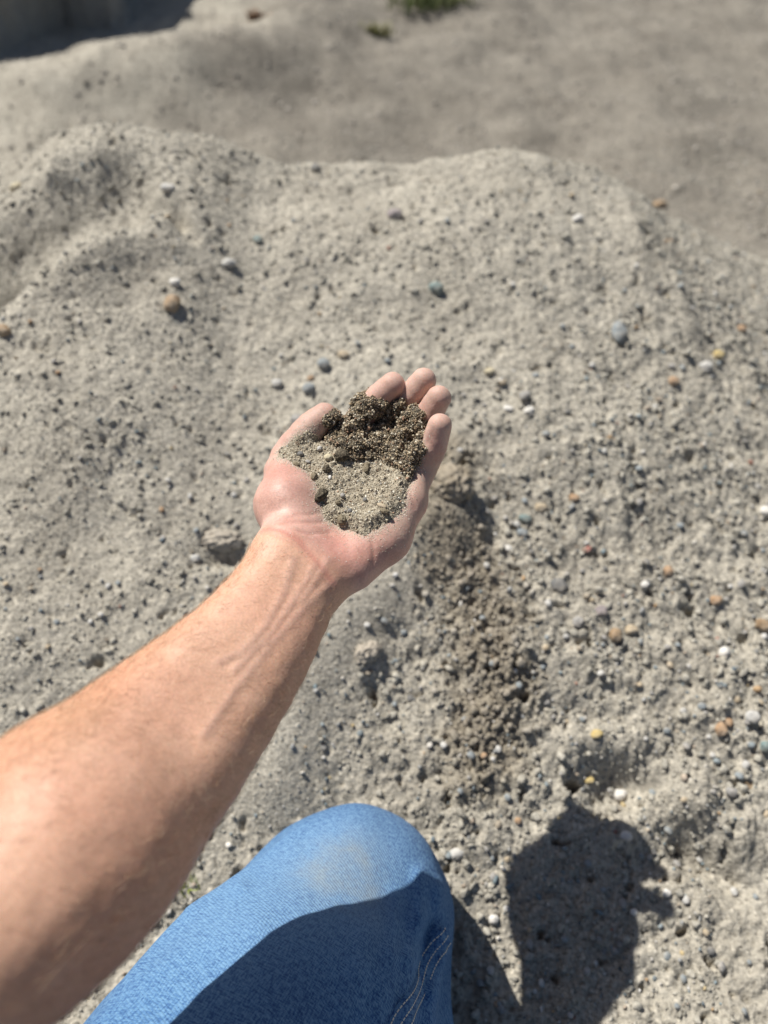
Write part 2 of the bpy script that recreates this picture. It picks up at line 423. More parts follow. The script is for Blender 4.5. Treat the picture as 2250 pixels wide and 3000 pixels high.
def stone(px, py, w, h, c, label, name='pebble', cat='pebble', group=None, sink=0.22, amp=0.22, seed=0, lump=0.0):
    P, d = ground_hit(px, py)
    rx = w / 2 / FPX * d; ry = h / 2 / FPX * d; rz = min(rx, ry) * 0.8
    s = seed or (px * 7 + py)
    rr = random.Random(s); a = rr.uniform(-.5, .5)
    v, IFX = (I4.copy(), IF4) if lump else (I2.copy(), IF2); n = fbm(v[:, 0] * 1.3 + s * .37, v[:, 1] * 1.3, v[:, 2] * 1.3, o=3)
    n = amp * n
    if lump: n = n + lump * fbm(v[:, 0] * 4.5 + s * .37, v[:, 1] * 4.5, v[:, 2] * 4.5, o=3, g=.6)
    v = v * (1 + n[:, None])
    v[:, 0] = np.sign(v[:, 0]) * np.abs(v[:, 0]) ** 0.9
    v = v * np.array([rx, ry, rz]) * CAM_SCALE
    ca, sa = math.cos(a), math.sin(a)
    v = np.stack([v[:, 0] * ca - v[:, 1] * sa, v[:, 0] * sa + v[:, 1] * ca, v[:, 2]], 1)
    tilt = R(25); cy, sy = math.cos(tilt), math.sin(tilt)
    v = np.stack([v[:, 0], v[:, 1] * cy - v[:, 2] * sy, v[:, 1] * sy + v[:, 2] * cy], 1)
    o = mesh_obj(name, v, IFX, SM[c])
    zz = float(ground_h(np.array([P[0]]), np.array([P[1]]))[0])
    o.location = W3((P[0], P[1], zz + rz * (1 - sink) - rz * 0.2))
    tag(o, label, cat, group); return o
ST = [
 (1810, 985, 44, 70, 'blue', 'large blue-grey oval pebble high on the right of the mound'),
 (2103, 1045, 30, 28, 'yellow', 'bright yellow pebble near the right edge, above the whitish one'),
 (2064, 1083, 42, 38, 'pale', 'whitish grey round pebble just left below the bright yellow pebble'),
 (1970, 1127, 32, 28, 'orange', 'orange pebble left of the whitish grey round pebble'),
 (1277, 852, 42, 38, 'teal', 'dark teal pebble on the slope above the fingertips'),
 (507, 903, 44, 58, 'brown', 'upright brown stone on the left half of the mound'),
 (950, 1076, 36, 34, 'blue', 'light blue pebble left of the index fingertip, topmost of the cluster by the thumb'),
 (905, 1147, 36, 32, 'blue', 'blue-grey pebble directly above the thumb, beside a small orange one'),
 (812, 1130, 30, 28, 'pale', 'pale pebble farthest left in the cluster above the thumb'),
 (910, 1112, 20, 16, 'orange', 'tiny orange pebble between the two blue pebbles above the thumb'),
 (1007, 1045, 34, 26, 'tan', 'tan pebble with a dark shadow above the blue pebble near the index finger'),
 (1433, 1099, 28, 24, 'cream', 'pale yellow pebble right of the ring fingertip'),
 (875, 1242, 46, 34, 'grey', 'dark grey pebble touching the outline of the thumb on its left'),
 (1930, 607, 44, 26, 'brown', 'reddish brown chip of stone standing on the right crest of the mound'),
 (2240, 1507, 36, 34, 'white', 'pure white pebble cut by the right edge of the photo'),
 (2108, 2143, 36, 40, 'orange', 'orange round pebble at the lower right above the footprint hollow'),
 (1745, 2157, 34, 26, 'yellow', 'yellow pebble above the hollow at the lower right'),
 (2200, 2108, 44, 36, 'pale', 'pale angular stone with dark shadow near the right edge, above the orange round one'),
 (2182, 2308, 46, 32, 'brown', 'brown oval pebble near the right edge beside a grey one'),
 (2140, 2325, 34, 28, 'grey', 'grey pebble touching the brown oval pebble near the right edge'),
 (1816, 2332, 40, 32, 'white', 'white pinkish pebble lying in the shaded hollow at the lower right'),
 (1832, 2453, 34, 28, 'white', 'white pebble just outside the top of the big shadow'),
 (1723, 2292, 28, 20, 'yellow', 'ochre pebble at the left rim of the shaded hollow'),
 (1517, 2408, 20, 18, 'orange', 'small orange pebble up left of the big shadow'),
 (1335, 2506, 44, 30, 'pale', 'pale flat stone right beside the knee'),
 (1950, 2621, 26, 22, 'white', 'white pebble on the right border of the big shadow'),
 (1855, 2675, 22, 20, 'white', 'round white pebble inside the big shadow'),
 (1445, 2695, 28, 26, 'white', 'white pebble in the lit strip between knee and big shadow'),
 (2240, 2392, 36, 36, 'tan', 'amber pebble cut by the right edge, below the brown oval one'),
 (2240, 2192, 34, 32, 'teal', 'dark teal pebble cut by the right edge, below the pale angular stone'),
 (1801, 1866, 38, 42, 'brown', 'ochre brown pebble below the middle of the right slope beside a peach one'),
 (1846, 1852, 38, 28, 'tan', 'peach pebble right of the ochre brown pebble'),
 (2119, 1917, 34, 32, 'white', 'white faceted pebble on the right slope below the orange-brown one'),
 (2093, 1768, 36, 28, 'orange', 'orange-brown pebble on the right slope above the white faceted one'),
 (1759, 1798, 38, 34, 'purple', 'purplish grey pebble above the ochre brown and peach pair'),
 (1690, 1832, 30, 34, 'grey', 'grey pebble below left of the purplish one'),
 (2235, 1838, 52, 34, 'brown', 'dark brown stone cut by the right edge at the height of the peach pebble'),
 (1680, 1465, 28, 24, 'orange', 'orange pebble out to the right of the wrist side of the palm'),
 (1583, 1495, 34, 28, 'tan', 'tan pebble left below the orange one, right of the palm'),
 (1537, 1528, 38, 26, 'teal', 'grey-green pebble under the tan one, right of the palm'),
 (1530, 1566, 34, 26, 'blue', 'pale blue pebble below the grey-green one, right of the palm'),
 (1488, 1613, 26, 22, 'white', 'small white pebble right of the damp sand streak'),
 (1718, 1618, 26, 20, 'red', 'pinkish red pebble in the middle of the right slope'),
 (1548, 1210, 32, 24, 'white', 'white pebble right of the little finger, right one of a close pair'),
 (1490, 1203, 32, 20, 'white', 'white pebble right of the little finger, left one of a close pair'),
 (1537, 1166, 36, 26, 'grey', 'grey-brown pebble just above the close pair of white pebbles'),
 (1635, 1722, 50, 44, 'dark', 'blackish stone casting a wedge of shadow right of the damp streak'),
 (1887, 1718, 26, 22, 'white', 'little white pebble on the right slope left of the orange-brown one'),
 (1955, 1680, 30, 30, 'orange', 'rusty pebble up right of the little white one on the right slope'),
 (1157, 637, 44, 34, 'purple', 'purple-grey stone near the middle of the crest'),
 (925, 503, 30, 26, 'dark', 'dark stone poking out of the crest left of the middle'),
 (672, 783, 40, 28, 'pale', 'pale flat chip on the upper left slope'),
 (515, 837, 32, 28, 'white', 'white pebble directly above the upright brown stone'),
 (495, 558, 44, 26, 'pale', 'light chip above the dark crevice on the left crest'),
 (757, 710, 26, 24, 'teal', 'small teal pebble above right of the pale flat chip'),
 (575, 1645, 30, 22, 'pale', 'pale pebble left of the wrist'),
 (48, 555, 34, 26, 'cream', 'yellowish chip at the far left of the crest'),
 (12, 975, 48, 34, 'brown', 'reddish stone cut by the left edge of the photo'),
 (1470, 1128, 26, 22, 'tan', 'tan pebble up left of the close pair of white pebbles'),
 (2170, 970, 24, 22, 'orange', 'small amber pebble above the bright yellow pebble, near the right edge'),
 (1690, 650, 36, 22, 'white', 'white chip right of centre just under the crest'),
]
for s in ST: stone(*s)
stone(655, 1585, 125, 60, 'sand', 'crumbly grey clod with a dark shadow left of the wrist', 'sand_clod', 'clod', amp=.25, lump=.22, sink=1.0)
stone(1075, 1915, 80, 56, 'sand', 'lone wedge-shaped sand clod between forearm and damp streak', 'sand_clod', 'clod', amp=.25, lump=.24, sink=.75)
stone(1318, 1420, 130, 120, 'damp', 'rounded brown damp clod of sand right beside the palm', 'sand_clod', 'clod', amp=.16, lump=.20, sink=.9)
# the many small pebbles nobody could tell apart, up to 300 of the kind in all
GP = [('grey', 'small grey pebble embedded in the sand of the mound', .26), ('blue', 'small blue-grey pebble embedded in the sand of the mound', .24), ('pale', 'small pale pebble embedded in the sand of the mound', .20),
      ('orange', 'small rusty orange pebble embedded in the sand of the mound', .05), ('dark', 'small blackish pebble embedded in the sand of the mound', .12), ('tan', 'small tan pebble embedded in the sand of the mound', .08)]
protos = []
for c, lab, wgt in GP:
    for k in range(2):
        v = I2 * (1 + 0.16 * fbm(I2[:, 0] * 1.4 + k * 9 + wgt * 90, I2[:, 1] * 1.4, I2[:, 2] * 1.4, o=3))[:, None] * np.array([1, .82, .62])
        me = mesh_obj('pebble', v * 0.005 * CAM_SCALE, IF2, SM[c])
        protos.append((me, c, lab))
wts = np.array([g[2] for g in GP]); wts = wts / wts.sum()
cnt = 0; used = [False] * len(protos); tries = 0
while cnt < 232 and tries < 4000:
    tries += 1
    px = random.uniform(10, 2240); py = random.uniform(500, 2980)
    if random.random() > 0.25 + 0.75 * min(1, max(0, (px / 2250 * .6 + py / 3000 * .6))): continue
    r = ray(px, py)
    # keep clear of the arm, hand and knee
    if py > 1560 and px < 980 - (py - 1560) * 0.15: 
        if py > 2150 - px * 0.9: continue
    if 740 < px < 1330 and 1080 < py < 1800: continue
    if py > 2340 and px < 1350: continue
    P, d = ground_hit(px, py)
    gi = int(RNG.choice(len(GP), p=wts)); pi = gi * 2 + random.randrange(2)
    o, c, lab = protos[pi]
    if used[pi]: o = o.copy(); COL.objects.link(o)
    used[pi] = True; cnt += 1
    s = random.uniform(0.6, 1.15) * (0.8 + 0.35 * px / 2250)
    o.scale = (s, s, s); o.rotation_euler = (random.uniform(-.4, .4), random.uniform(-.4, .4), random.uniform(0, 6.28))
    o.location = W3((P[0], P[1], float(ground_h(np.array([P[0]]), np.array([P[1]]))[0]) + 0.0026 * s))
    tag(o, lab, 'pebble', 'small %s pebbles in the sand' % c)
for u, (o, c, lab) in zip(used, protos):
    if not u: bpy.data.objects.remove(o)

# ------------------------------------------------------------------ signed distance modelling
def smin(a, b, k):
    h = np.clip(0.5 + 0.5 * (b - a) / k, 0, 1); return b * (1 - h) + a * h - k * h * (1 - h)
def smax(a, b, k): return -smin(-a, -b, k)
def cone(P, a, b, ra, rb):
    a = np.asarray(a, float); b = np.asarray(b, float); ba = b - a
    t = np.clip(((P - a) @ ba) / (ba @ ba), 0, 1)
    return np.linalg.norm(P - a - t[:, None] * ba, axis=1) - (ra + (rb - ra) * t)
def chain(P, pts, rads, k):
    d = None
    for i in range(len(pts) - 1):
        c = cone(P, pts[i], pts[i + 1], rads[i], rads[i + 1]); d = c if d is None else smin(d, c, k)
    return d
def ell(P, c, r, M=None):
    q = P - np.asarray(c)
    if M is not None: q = q @ np.asarray(M).T
    q = q / np.asarray(r); n = np.linalg.norm(q, axis=1) + 1e-9
    return (n - 1) * np.min(r) * 1.0
def polygonize(sdf, lo, hi, h, band=3.0, cf=4):
    lo = np.asarray(lo, float); hi = np.asarray(hi, float)
    n = np.ceil((hi - lo) / (h * cf)).astype(int) + 1
    ax = [lo[i] + h * cf * np.arange(n[i]) for i in range(3)]
    C = np.stack(np.meshgrid(*ax, indexing='ij'), -1).reshape(-1, 3)
    dc = sdf(C).astype(np.float32).reshape(n)
    N = (n - 1) * cf + 1
    Fv = np.repeat(np.repeat(np.repeat(dc, cf, 0), cf, 1), cf, 2)[:N[0], :N[1], :N[2]].copy()
    act = np.abs(dc) < h * cf * band
    A = np.repeat(np.repeat(np.repeat(act, cf, 0), cf, 1), cf, 2)[:N[0], :N[1], :N[2]]
    ii = np.argwhere(A)
    out = np.empty(len(ii), np.float32)
    for s in range(0, len(ii), 400000):
        out[s:s + 400000] = sdf(lo + ii[s:s + 400000] * h)
    Fv[ii[:, 0], ii[:, 1], ii[:, 2]] = out
    ins = Fv < 0
    cnt = np.zeros(np.array(Fv.shape) - 1, np.int8)
    for a in (0, 1):
        for b in (0, 1):
            for c in (0, 1):
                cnt += ins[a:a + cnt.shape[0], b:b + cnt.shape[1], c:c + cnt.shape[2]]
    cell = (cnt > 0) & (cnt < 8)
    ci = np.argwhere(cell); vid = np.full(cell.shape, -1, np.int64); vid[cell] = np.arange(len(ci))
    acc = np.zeros((len(ci), 3)); w = np.zeros(len(ci))
    cor = [(0, 0, 0), (1, 0, 0), (0, 1, 0), (1, 1, 0), (0, 0, 1), (1, 0, 1), (0, 1, 1), (1, 1, 1)]
    for e in [(0, 1), (2, 3), (4, 5), (6, 7), (0, 2), (1, 3), (4, 6), (5, 7), (0, 4), (1, 5), (2, 6), (3, 7)]:
        p0 = np.array(cor[e[0]]); p1 = np.array(cor[e[1]])
        v0 = Fv[tuple((ci + p0).T)]; v1 = Fv[tuple((ci + p1).T)]
        m = (v0 < 0) != (v1 < 0); t = np.where(m, v0 / np.where(m, v0 - v1, 1), 0)
        acc += m[:, None] * (p0 + t[:, None] * (p1 - p0)); w += m
    V = lo + (ci + acc / w[:, None]) * h
    Q = []
    for axn in range(3):
        s0 = [slice(None)] * 3; s1 = [slice(None)] * 3; s0[axn] = slice(0, -1); s1[axn] = slice(1, None)
        a = ins[tuple(s0)]; b = ins[tuple(s1)]
        u, v = (axn + 1) % 3, (axn + 2) % 3
        for inside_first in (True, False):
            m = (a & ~b) if inside_first else (~a & b)
            g = np.argwhere(m)
            g = g[(g[:, u] > 0) & (g[:, v] > 0) & (g[:, u] < cell.shape[u]) & (g[:, v] < cell.shape[v])]
            if not len(g): continue
            du = np.zeros(3, int); du[u] = 1; dv = np.zeros(3, int); dv[v] = 1
            c0, c1, c2, c3 = g - du - dv, g - dv, g, g - du
            quad = np.stack([vid[tuple(x.T)] for x in (c0, c1, c2, c3)], 1)
            if not inside_first: quad = quad[:, ::-1]
            Q.append(quad)
    Q = np.concatenate(Q); Q = Q[(Q >= 0).all(1)]
    return V, Q
# ------------------------------------------------------------------ the person: arm, hand, hidden rest of the body
def A(px, py, z): return PZ(px, py, z)
WR = A(885, 1655, .686)
MCPs = [A(1012, 1350, .689), A(1090, 1372, .684), A(1150, 1412, .684), A(1196, 1462, .688)]
TIPS = [A(1150, 1127, .729), A(1241, 1115, .732), A(1285, 1166, .731), A(1288, 1246, .731)]
FR = [(.0115, .0110, .0104, .0092), (.0116, .0111, .0106, .0093), (.0110, .0105, .0100, .0089), (.0100, .0096, .0092, .0083)]
JOINTS = [(A(1047, 1245, .702), A(1094, 1183, .714)), (A(1135, 1257, .692), A(1190, 1182, .713)), (A(1200, 1303, .694), A(1248, 1230, .713)), (A(1240, 1372, .698), A(1270, 1308, .716))]
FINGERS = []
for (pip, dip), M_, T_, r_ in zip(JOINTS, MCPs, TIPS, FR):
    FINGERS.append(([M_, pip, dip, T_], r_))
for M_, T_, r_ in []:
    c = T_ - M_; hor = np.array([c[0], c[1], 0]); hor /= np.linalg.norm(hor)
    pip = M_ + c * 0.47 + np.array([0, 0, -.0075]) + hor * .004
    dip = M_ + c * 0.78 + np.array([0, 0, -.0050]) + hor * .003
    FINGERS.append(([M_, pip, dip, T_], r_))
TH = [A(858, 1560, .684), A(828, 1385, .690), A(893, 1275, .706), A(950, 1218, .716)]
THR = (.0165, .0125, .0112, .0090)
ELB = PD(150, 2510, .335)
FA = [PD(738, 1884, .467), PD(488, 2162, .415), PD(247, 2389, .366)]
faxis = (WR - ELB) / np.linalg.norm(WR - ELB)
# direction across the forearm, as seen
acr = PD(1010, 1740, .5) - PD(770, 1575, .5); acr -= faxis * (acr @ faxis); acr /= np.linalg.norm(acr)
dep = np.cross(faxis, acr); dep = dep if dep @ ray(700, 1900) > 0 else -dep
def at(px, py, d, off=0.0): return PD(px, py, d) + dep * off
SHO = np.array([-.330, -.20, .86])
def spl(pts, rad, m=4):
    c4 = [pts[0] * 2 - pts[1]] + list(pts) + [pts[-1] * 2 - pts[-2]]; r4 = [rad[0]] + list(rad) + [rad[-1]]
    pp, rr = [], []
    for i in range(1, len(c4) - 2):
        for t in [q / m for q in range(m)]:
            h = lambda a, b, c, e: .5 * (2 * b + (c - a) * t + (2 * a - 5 * b + 4 * c - e) * t * t + (3 * b - a - 3 * c + e) * t ** 3)
            pp.append(h(*c4[i - 1:i + 3])); rr.append(h(*r4[i - 1:i + 3]))
    return pp + [pts[-1]], rr + [rad[-1]]
def hand_arm(P):
    # palm
    d = None
    carp = [WR + acr * s for s in (-.014, -.004, .006, .015)]
    for m, c, r0, r1 in zip(MCPs, carp, (.0150, .0148, .0146, .0140), (.0125, .0122, .0120, .0118)):
        q = cone(P, c, m, r0, r1); d = q if d is None else smin(d, q, .008)
    # edge of the hand under the little finger
    d = smin(d, chain(P, [A(1030, 1660, .683), A(1130, 1575, .684), A(1195, 1480, .688)], (.016, .0150, .0110), .01), .010)
    # thenar ball
    d = smin(d, chain(P, [A(875, 1590, .688), A(846, 1480, .692), A(850, 1390, .695)], (.0165, .0215, .0150), .01), .009)
    # web
    d = smin(d, cone(P, A(870, 1350, .694), A(1000, 1350, .692), .0105, .0105), .009)
    d = smin(d, cone(P, A(860, 1460, .684), A(1010, 1400, .684), .0125, .0115), .010)
    th = chain(P, *spl(TH, THR, 3), .002)
    d = smin(d, th, .006)
    # forearm: radial and ulnar sides
    wr = cone(P, WR - acr * .0125, WR + acr * .0125, .0185, .0180)
    d = smin(d, wr, .012)
    def fa(u, w, shift, R_):
        pts = [WR + acr * u * .0125] + [F_ + acr * u * wdt + dep * sh for F_, wdt, sh in zip(FA, w, shift)] 
        c4 = [pts[0] * 2 - pts[1]] + pts + [pts[-1] * 2 - pts[-2]]; r4 = [R_[0]] + list(R_) + [R_[-1]]
        pp, rr_ = [], []
        for i in range(1, len(c4) - 2):
            for t in (0, .25, .5, .75):
                h = lambda a, b, c, e: .5 * (2 * b + (c - a) * t + (2 * a - 5 * b + 4 * c - e) * t * t + (3 * b - a - 3 * c + e) * t ** 3)
                pp.append(h(*c4[i - 1:i + 3])); rr_.append(h(*r4[i - 1:i + 3]))
        pp.append(pts[-1]); rr_.append(R_[-1])
        return chain(P, pp, rr_, .004)
    rad = fa(-1, (.0135, .018, .020), (.004, .012, .016), (.0185, .0240, .0318, .0332))
    uln = fa(1, (.0135, .017, .019), (.004, .012, .018), (.0180, .0236, .0309, .0332))
    f = smin(rad, uln, .018)
    UA0 = ELB + dep * .040
    f = smin(f, chain(P, [FA[2] + dep * .018, UA0, UA0 + (SHO - UA0) * .35, SHO], (.048, .044, .047, .054), .03), .022)
    # biceps root in the crook
    d = smin(d, f, .012)
    best = None
    for pts, r in FINGERS:
        fg = chain(P, *spl(pts, r, 3), .0015)
        v = smin(d, fg, .0055)
        best = v if best is None else smin(best, v, .0013)
    d = best
    # tendons and veins at the wrist
    for pts, rr in (([A(905, 1640, .712), at(800, 1790, .462), at(700, 1900, .445)], .0026), ([A(880, 1640, .712), at(765, 1780, .462), at(660, 1890, .447)], .0016)):
        pass
    # creases: shallow grooves
    cr, _ = crease_dist(P)
    d = d + .0007 * np.exp(-(cr / .0021) ** 2)
    d = d - .00055 * vein_f(P, .0030)
    d = d - .00035 * fbm(P[:, 0] * 70, P[:, 1] * 70, P[:, 2] * 70, o=2)
    d = d - .0004 * fbm(P[:, 0] * 19, P[:, 1] * 19, P[:, 2] * 19, o=2) * sst(.30, .22, P[:, 1])
    return d
VEINP = [[(985, 1700), (900, 1770), (800, 1880), (690, 2020), (600, 2150)], [(860, 1640), (830, 1740), (775, 1840), (700, 1920)], [(925, 1655), (880, 1730), (800, 1850), (690, 1960)], [(960, 1640), (925, 1700), (885, 1760)], [(800, 1880), (730, 1900), (640, 1940)]]
VEINP = [[PD(a, b, .46) for a, b in q] for q in VEINP]
def vein_f(P, wd):
    out = np.zeros(len(P)); e = P - CAM; nn_ = e / (np.linalg.norm(e, axis=1)[:, None] + 1e-9)
    m = (P[:, 1] < .33) & (P[:, 1] > .1)
    ii = np.nonzero(m)[0]; Qd = nn_[ii]; o_ = np.zeros(len(ii))
    for C in VEINP:
        for i in range(len(C) - 1):
            a = (C[i] - CAM); c = (C[i + 1] - CAM); a = a / np.linalg.norm(a); c = c / np.linalg.norm(c); ba = c - a
            t = np.clip(((Qd - a) @ ba) / (ba @ ba), 0, 1)
            dd = np.linalg.norm(Qd - a - t[:, None] * ba, axis=1) * .48
            o_ = np.maximum(o_, np.exp(-(dd / wd) ** 2))
    out[ii] = o_; return out
# creases drawn on the palm side as seen in the photo: a pixel path and a height guess each
CREASE = []
def _cr(path, z, wgt=1.0):
    CREASE.append((np.array([A(px, py, z) for px, py in path]), wgt))
_c = lambda x, y: (700 + .422 * x, 1040 + .422 * y)
_cr([_c(165, 1215), _c(300, 1250), _c(420, 1310), _c(520, 1400), _c(620, 1490), _c(700, 1550), _c(740, 1590)], .708, 1.3)
_cr([_c(150, 1250), _c(290, 1300), _c(420, 1370), _c(540, 1470), _c(640, 1560)], .706, .5)
_cr([_c(180, 1160), _c(260, 1200), _c(380, 1225), _c(480, 1230), _c(560, 1190), _c(620, 1160)], .712, .4)
_cr([_c(300, 1160), _c(430, 1140), _c(520, 1110), _c(590, 1075)], .714, .35)
_cr([_c(250, 1125), _c(380, 1080), _c(480, 1050), _c(560, 1010)], .716, .25)
_cr([_c(925, 1270), _c(935, 1380), _c(900, 1470), _c(850, 1540)], .70, .5)
_cr([_c(1310, 620), _c(1350, 640), _c(1400, 680)], .722, .6)
_cr([_c(1120, 310), _c(1180, 330), _c(1240, 370)], .735, .6)
_cr([_c(1040, 300), _c(1080, 330)], .735, .4)
for (x0, y0, x1, y1, wt) in ((1335, 610, 1430, 660, .7), (1215, 900, 1290, 960, .5), (560, 470, 640, 520, .3)):
    _cr([_c(x0, y0), _c((x0 + x1) / 2, (y0 + y1) / 2 + 8), _c(x1, y1)], .722, wt)
_cr([_c(1170, 900), _c(1190, 950), _c(1225, 1000)], .705, .5)
def crease_dist(P):
    """distance to the nearest crease, measured in plan (they lie on upward-facing skin)"""
    best = np.full(len(P), 1.0); wg = np.zeros(len(P))
    near = (P[:, 1] > .25) & (P[:, 2] > .69)
    ii = np.nonzero(near)[0]; Q = P[ii]; b = np.full(len(ii), 1.0); ww = np.zeros(len(ii))
    for C, wt in CREASE:
        for i in range(len(C) - 1):
            a, c = C[i], C[i + 1]; ba = c - a
            # distance to the vertical wall under the crease
            t = np.clip(((Q - a)[:, :2] @ ba[:2]) / (ba[:2] @ ba[:2]), 0, 1)
            q = Q - a - t[:, None] * ba
            dd = np.hypot(q[:, 0], q[:, 1]) + .0015 * (1 - wt) + np.maximum(0, np.abs(q[:, 2]) - .012)
            m = dd < b; b = np.where(m, dd, b); ww = np.where(m, wt, ww)
    best[ii] = b; wg[ii] = ww
    return best, wg
allp = np.array([ELB, WR, *FA, *MCPs, *TIPS, *TH])
END = ELB + (SHO - ELB) * .55
lo = np.minimum(allp.min(0), END) - .07; hi = np.maximum(allp.max(0), END) + .07
lo[1] = END[1]; lo[2] = .63; hi[1] = TIPS[1][1] + .02; hi[2] = .90
VA, QA = polygonize(hand_arm, lo, hi, .00115)
# the rest of the body, coarser and hidden under clothes or behind the camera
HEAD = np.array([-.01, -.30, 1.17])
HIPC = np.array([-.02, -.33, .56]); CHEST = np.array([-.10, -.33, .82]); NECK = np.array([-.04, -.32, 1.01])
RSHO = np.array([.13, -.30, .92]); RELB = np.array([.25, -.10, .74]); RWR = np.array([.10, .005, .985])
PHC = np.array([.028, -.012, 1.055])        # centre of the phone
def nrm(v): return v / np.linalg.norm(v)
def rest(P):
    d = chain(P, [HIPC, (HIPC + CHEST) / 2, CHEST, NECK], (.135, .125, .135, .055), .05)
    d = smin(d, cone(P, SHO, RSHO, .062, .062), .06)
    d = smin(d, cone(P, NECK, HEAD - np.array([0, .01, .05]), .055, .055), .02)
    hd = ell(P, HEAD + np.array([0, -.012, .025]), (.078, .098, .098))
    hd = smin(hd, ell(P, HEAD + np.array([0, .030, -.045]), (.056, .060, .070)), .03)
    hd = smin(hd, cone(P, HEAD + np.array([0, .083, .01]), HEAD + np.array([0, .103, -.028]), .008, .0125), .012)   # nose
    for s in (-1, 1):
        hd = smax(hd, -(np.linalg.norm(P - (HEAD + np.array([s * .032, .098, .008])), axis=1) - .015), .012)
        hd = smin(hd, np.linalg.norm(P - (HEAD + np.array([s * .032, .078, .006])), axis=1) - .0125, .004)
        hd = smin(hd, ell(P, HEAD + np.array([s * .080, -.008, -.005]), (.009, .020, .032)), .006)
    for zz, rr in ((-.056, .0065), (-.067, .0075)):
        hd = smin(hd, cone(P, HEAD + np.array([-.018, .084, zz]), HEAD + np.array([.018, .084, zz]), rr, rr), .006)
    d = smin(d, hd, .015)
    d = smin(d, chain(P, [RSHO, RELB, RWR], (.056, .046, .030), .02), .02)
    # right hand closed round the phone's right edge
    palm = PHC + np.array([.040, -.022, -.045])
    h = smin(cone(P, RWR, palm + np.array([.004, -.006, .004]), .030, .028), ell(P, palm, (.028, .022, .042)), .02)
    h = smin(h, chain(P, [palm + np.array([.01, -.012, .03]), palm + np.array([.0, -.013, .062]), palm + np.array([-.028, -.008, .072])], (.013, .011, .0085), .006), .008)
    for k in range(4):
        b0 = palm + np.array([.018, .004, -.030 + .021 * k]); p1 = b0 + np.array([.004, .030, .006]); p2 = p1 + np.array([-.022, .006, .003]); p3 = p2 + np.array([-.016 + .002 * abs(k - 2), -.001, .001])
        h = smin(h, chain(P, [b0, p1, p2, p3], (.0115, .0098, .0085, .0075), .003), .004)
    return smin(d, h, .02)
def mouth_line(P): return 0
lo2 = np.array([-.40, -.52, .34]); hi2 = np.array([.36, .09, 1.34])
VB, QB = polygonize(rest, lo2, hi2, .005)
# arm end overlaps the shoulder inside the sleeve
def stub(P): return cone(P, END - nrm(SHO - ELB) * .01, SHO, .052, .060)
VC, QC = polygonize(stub, np.minimum(END, SHO) - .08, np.maximum(END, SHO) + .08, .005)
V = np.concatenate([VA, VB, VC]); Q = np.concatenate([QA, QB + len(VA), QC + len(VA) + len(VB)])

def mat_skin():
    k = NB('skin', 0.5, 0.4); p = k.obj()
    n1 = k.noise(p, 55, 4, 0.6); n2 = k.noise(p, 700, 3, 0.6); n3 = k.noise(p, 18, 3, 0.5)
    arm = k.ramp(n1, [(0.3, (0.61, 0.360, 0.248)), (0.7, (0.67, 0.408, 0.290))])
    palm = k.ramp(n1, [(0.35, (0.50, 0.285, 0.230)), (0.65, (0.63, 0.395, 0.325))])
    c = k.mix(k.attr('palm'), arm, palm)
    c = k.mix(k.math('MULTIPLY', k.attr('tan'), 0.8), c, (0.52, 0.26, 0.145))
    c = k.mix(k.ramp(n3, [(0.45, 0.0), (0.75, 0.35)]), c, k.mix(1.0, c, (1.0, 0.80, 0.78), 'MULTIPLY'))
    c = k.mix(k.math('MULTIPLY', k.attr('red'), 1.0), c, (0.50, 0.19, 0.15))
    c = k.mix(k.math('MULTIPLY', k.attr('vein'), 0.30), c, (0.40, 0.27, 0.24))
    c = k.mix(1.0, c, k.ramp(n2, [(0.3, 0.86), (0.7, 1.10)]), 'MULTIPLY')
    v = k.voro(p, 95, 'Distance', 1.0)
    fr = k.math('MULTIPLY', k.ramp(v, [(0.03, 1.0), (0.08, 0.0)]), k.ramp(n3, [(0.5, 0.0), (0.6, 0.6)]))
    c = k.mix(fr, c, (0.36, 0.15, 0.09))
    dust = k.math('MULTIPLY', k.attr('dust'), k.ramp(k.noise(p, 420, 3, 0.7), [(0.35, 0.35), (0.62, 1.0)]))
    c = k.mix(dust, c, (0.43, 0.355, 0.285))
    k.color(c)
    k.b.inputs['Subsurface Weight'].default_value = 0.22
    k.b.inputs['Subsurface Radius'].default_value = (0.008, 0.003, 0.0015)
    k.b.inputs['Subsurface Scale'].default_value = 0.6
    rr = k.math('ADD', k.math('MULTIPLY', k.attr('palm'), -0.08), 0.56)
    k.link(k.math('ADD', rr, k.math('MULTIPLY', k.attr('dust'), 0.3)), k.b.inputs['Roughness'])
    v2 = k.voro(k.mapping(p, (1, 1, 1)), 900, 'Distance')
    h = k.math('ADD', k.math('MULTIPLY', v2, 0.5), k.math('MULTIPLY', n2, 0.8))
    b1 = k.bump(h, 0.35, 0.0004)
    cr = k.math('MULTIPLY', k.attr('crease'), -1.0)
    b2 = k.bump(cr, 0.15, 0.0008, prev=b1)
    wv = k.noise(k.mapping(p, (1, 1, 1), (0, 0, R(25))), 260, 2, 0.5)
    k.bump(wv, 0.18, 0.0008, prev=b2)
    return k.m
M_SKIN = mat_skin()
person = mesh_obj('person', V, Q, M_SKIN, loc=(0, -.12, 0))
tag(person, 'photographer crouching in blue jeans, bare left forearm stretched out with sand on the open palm', 'person')
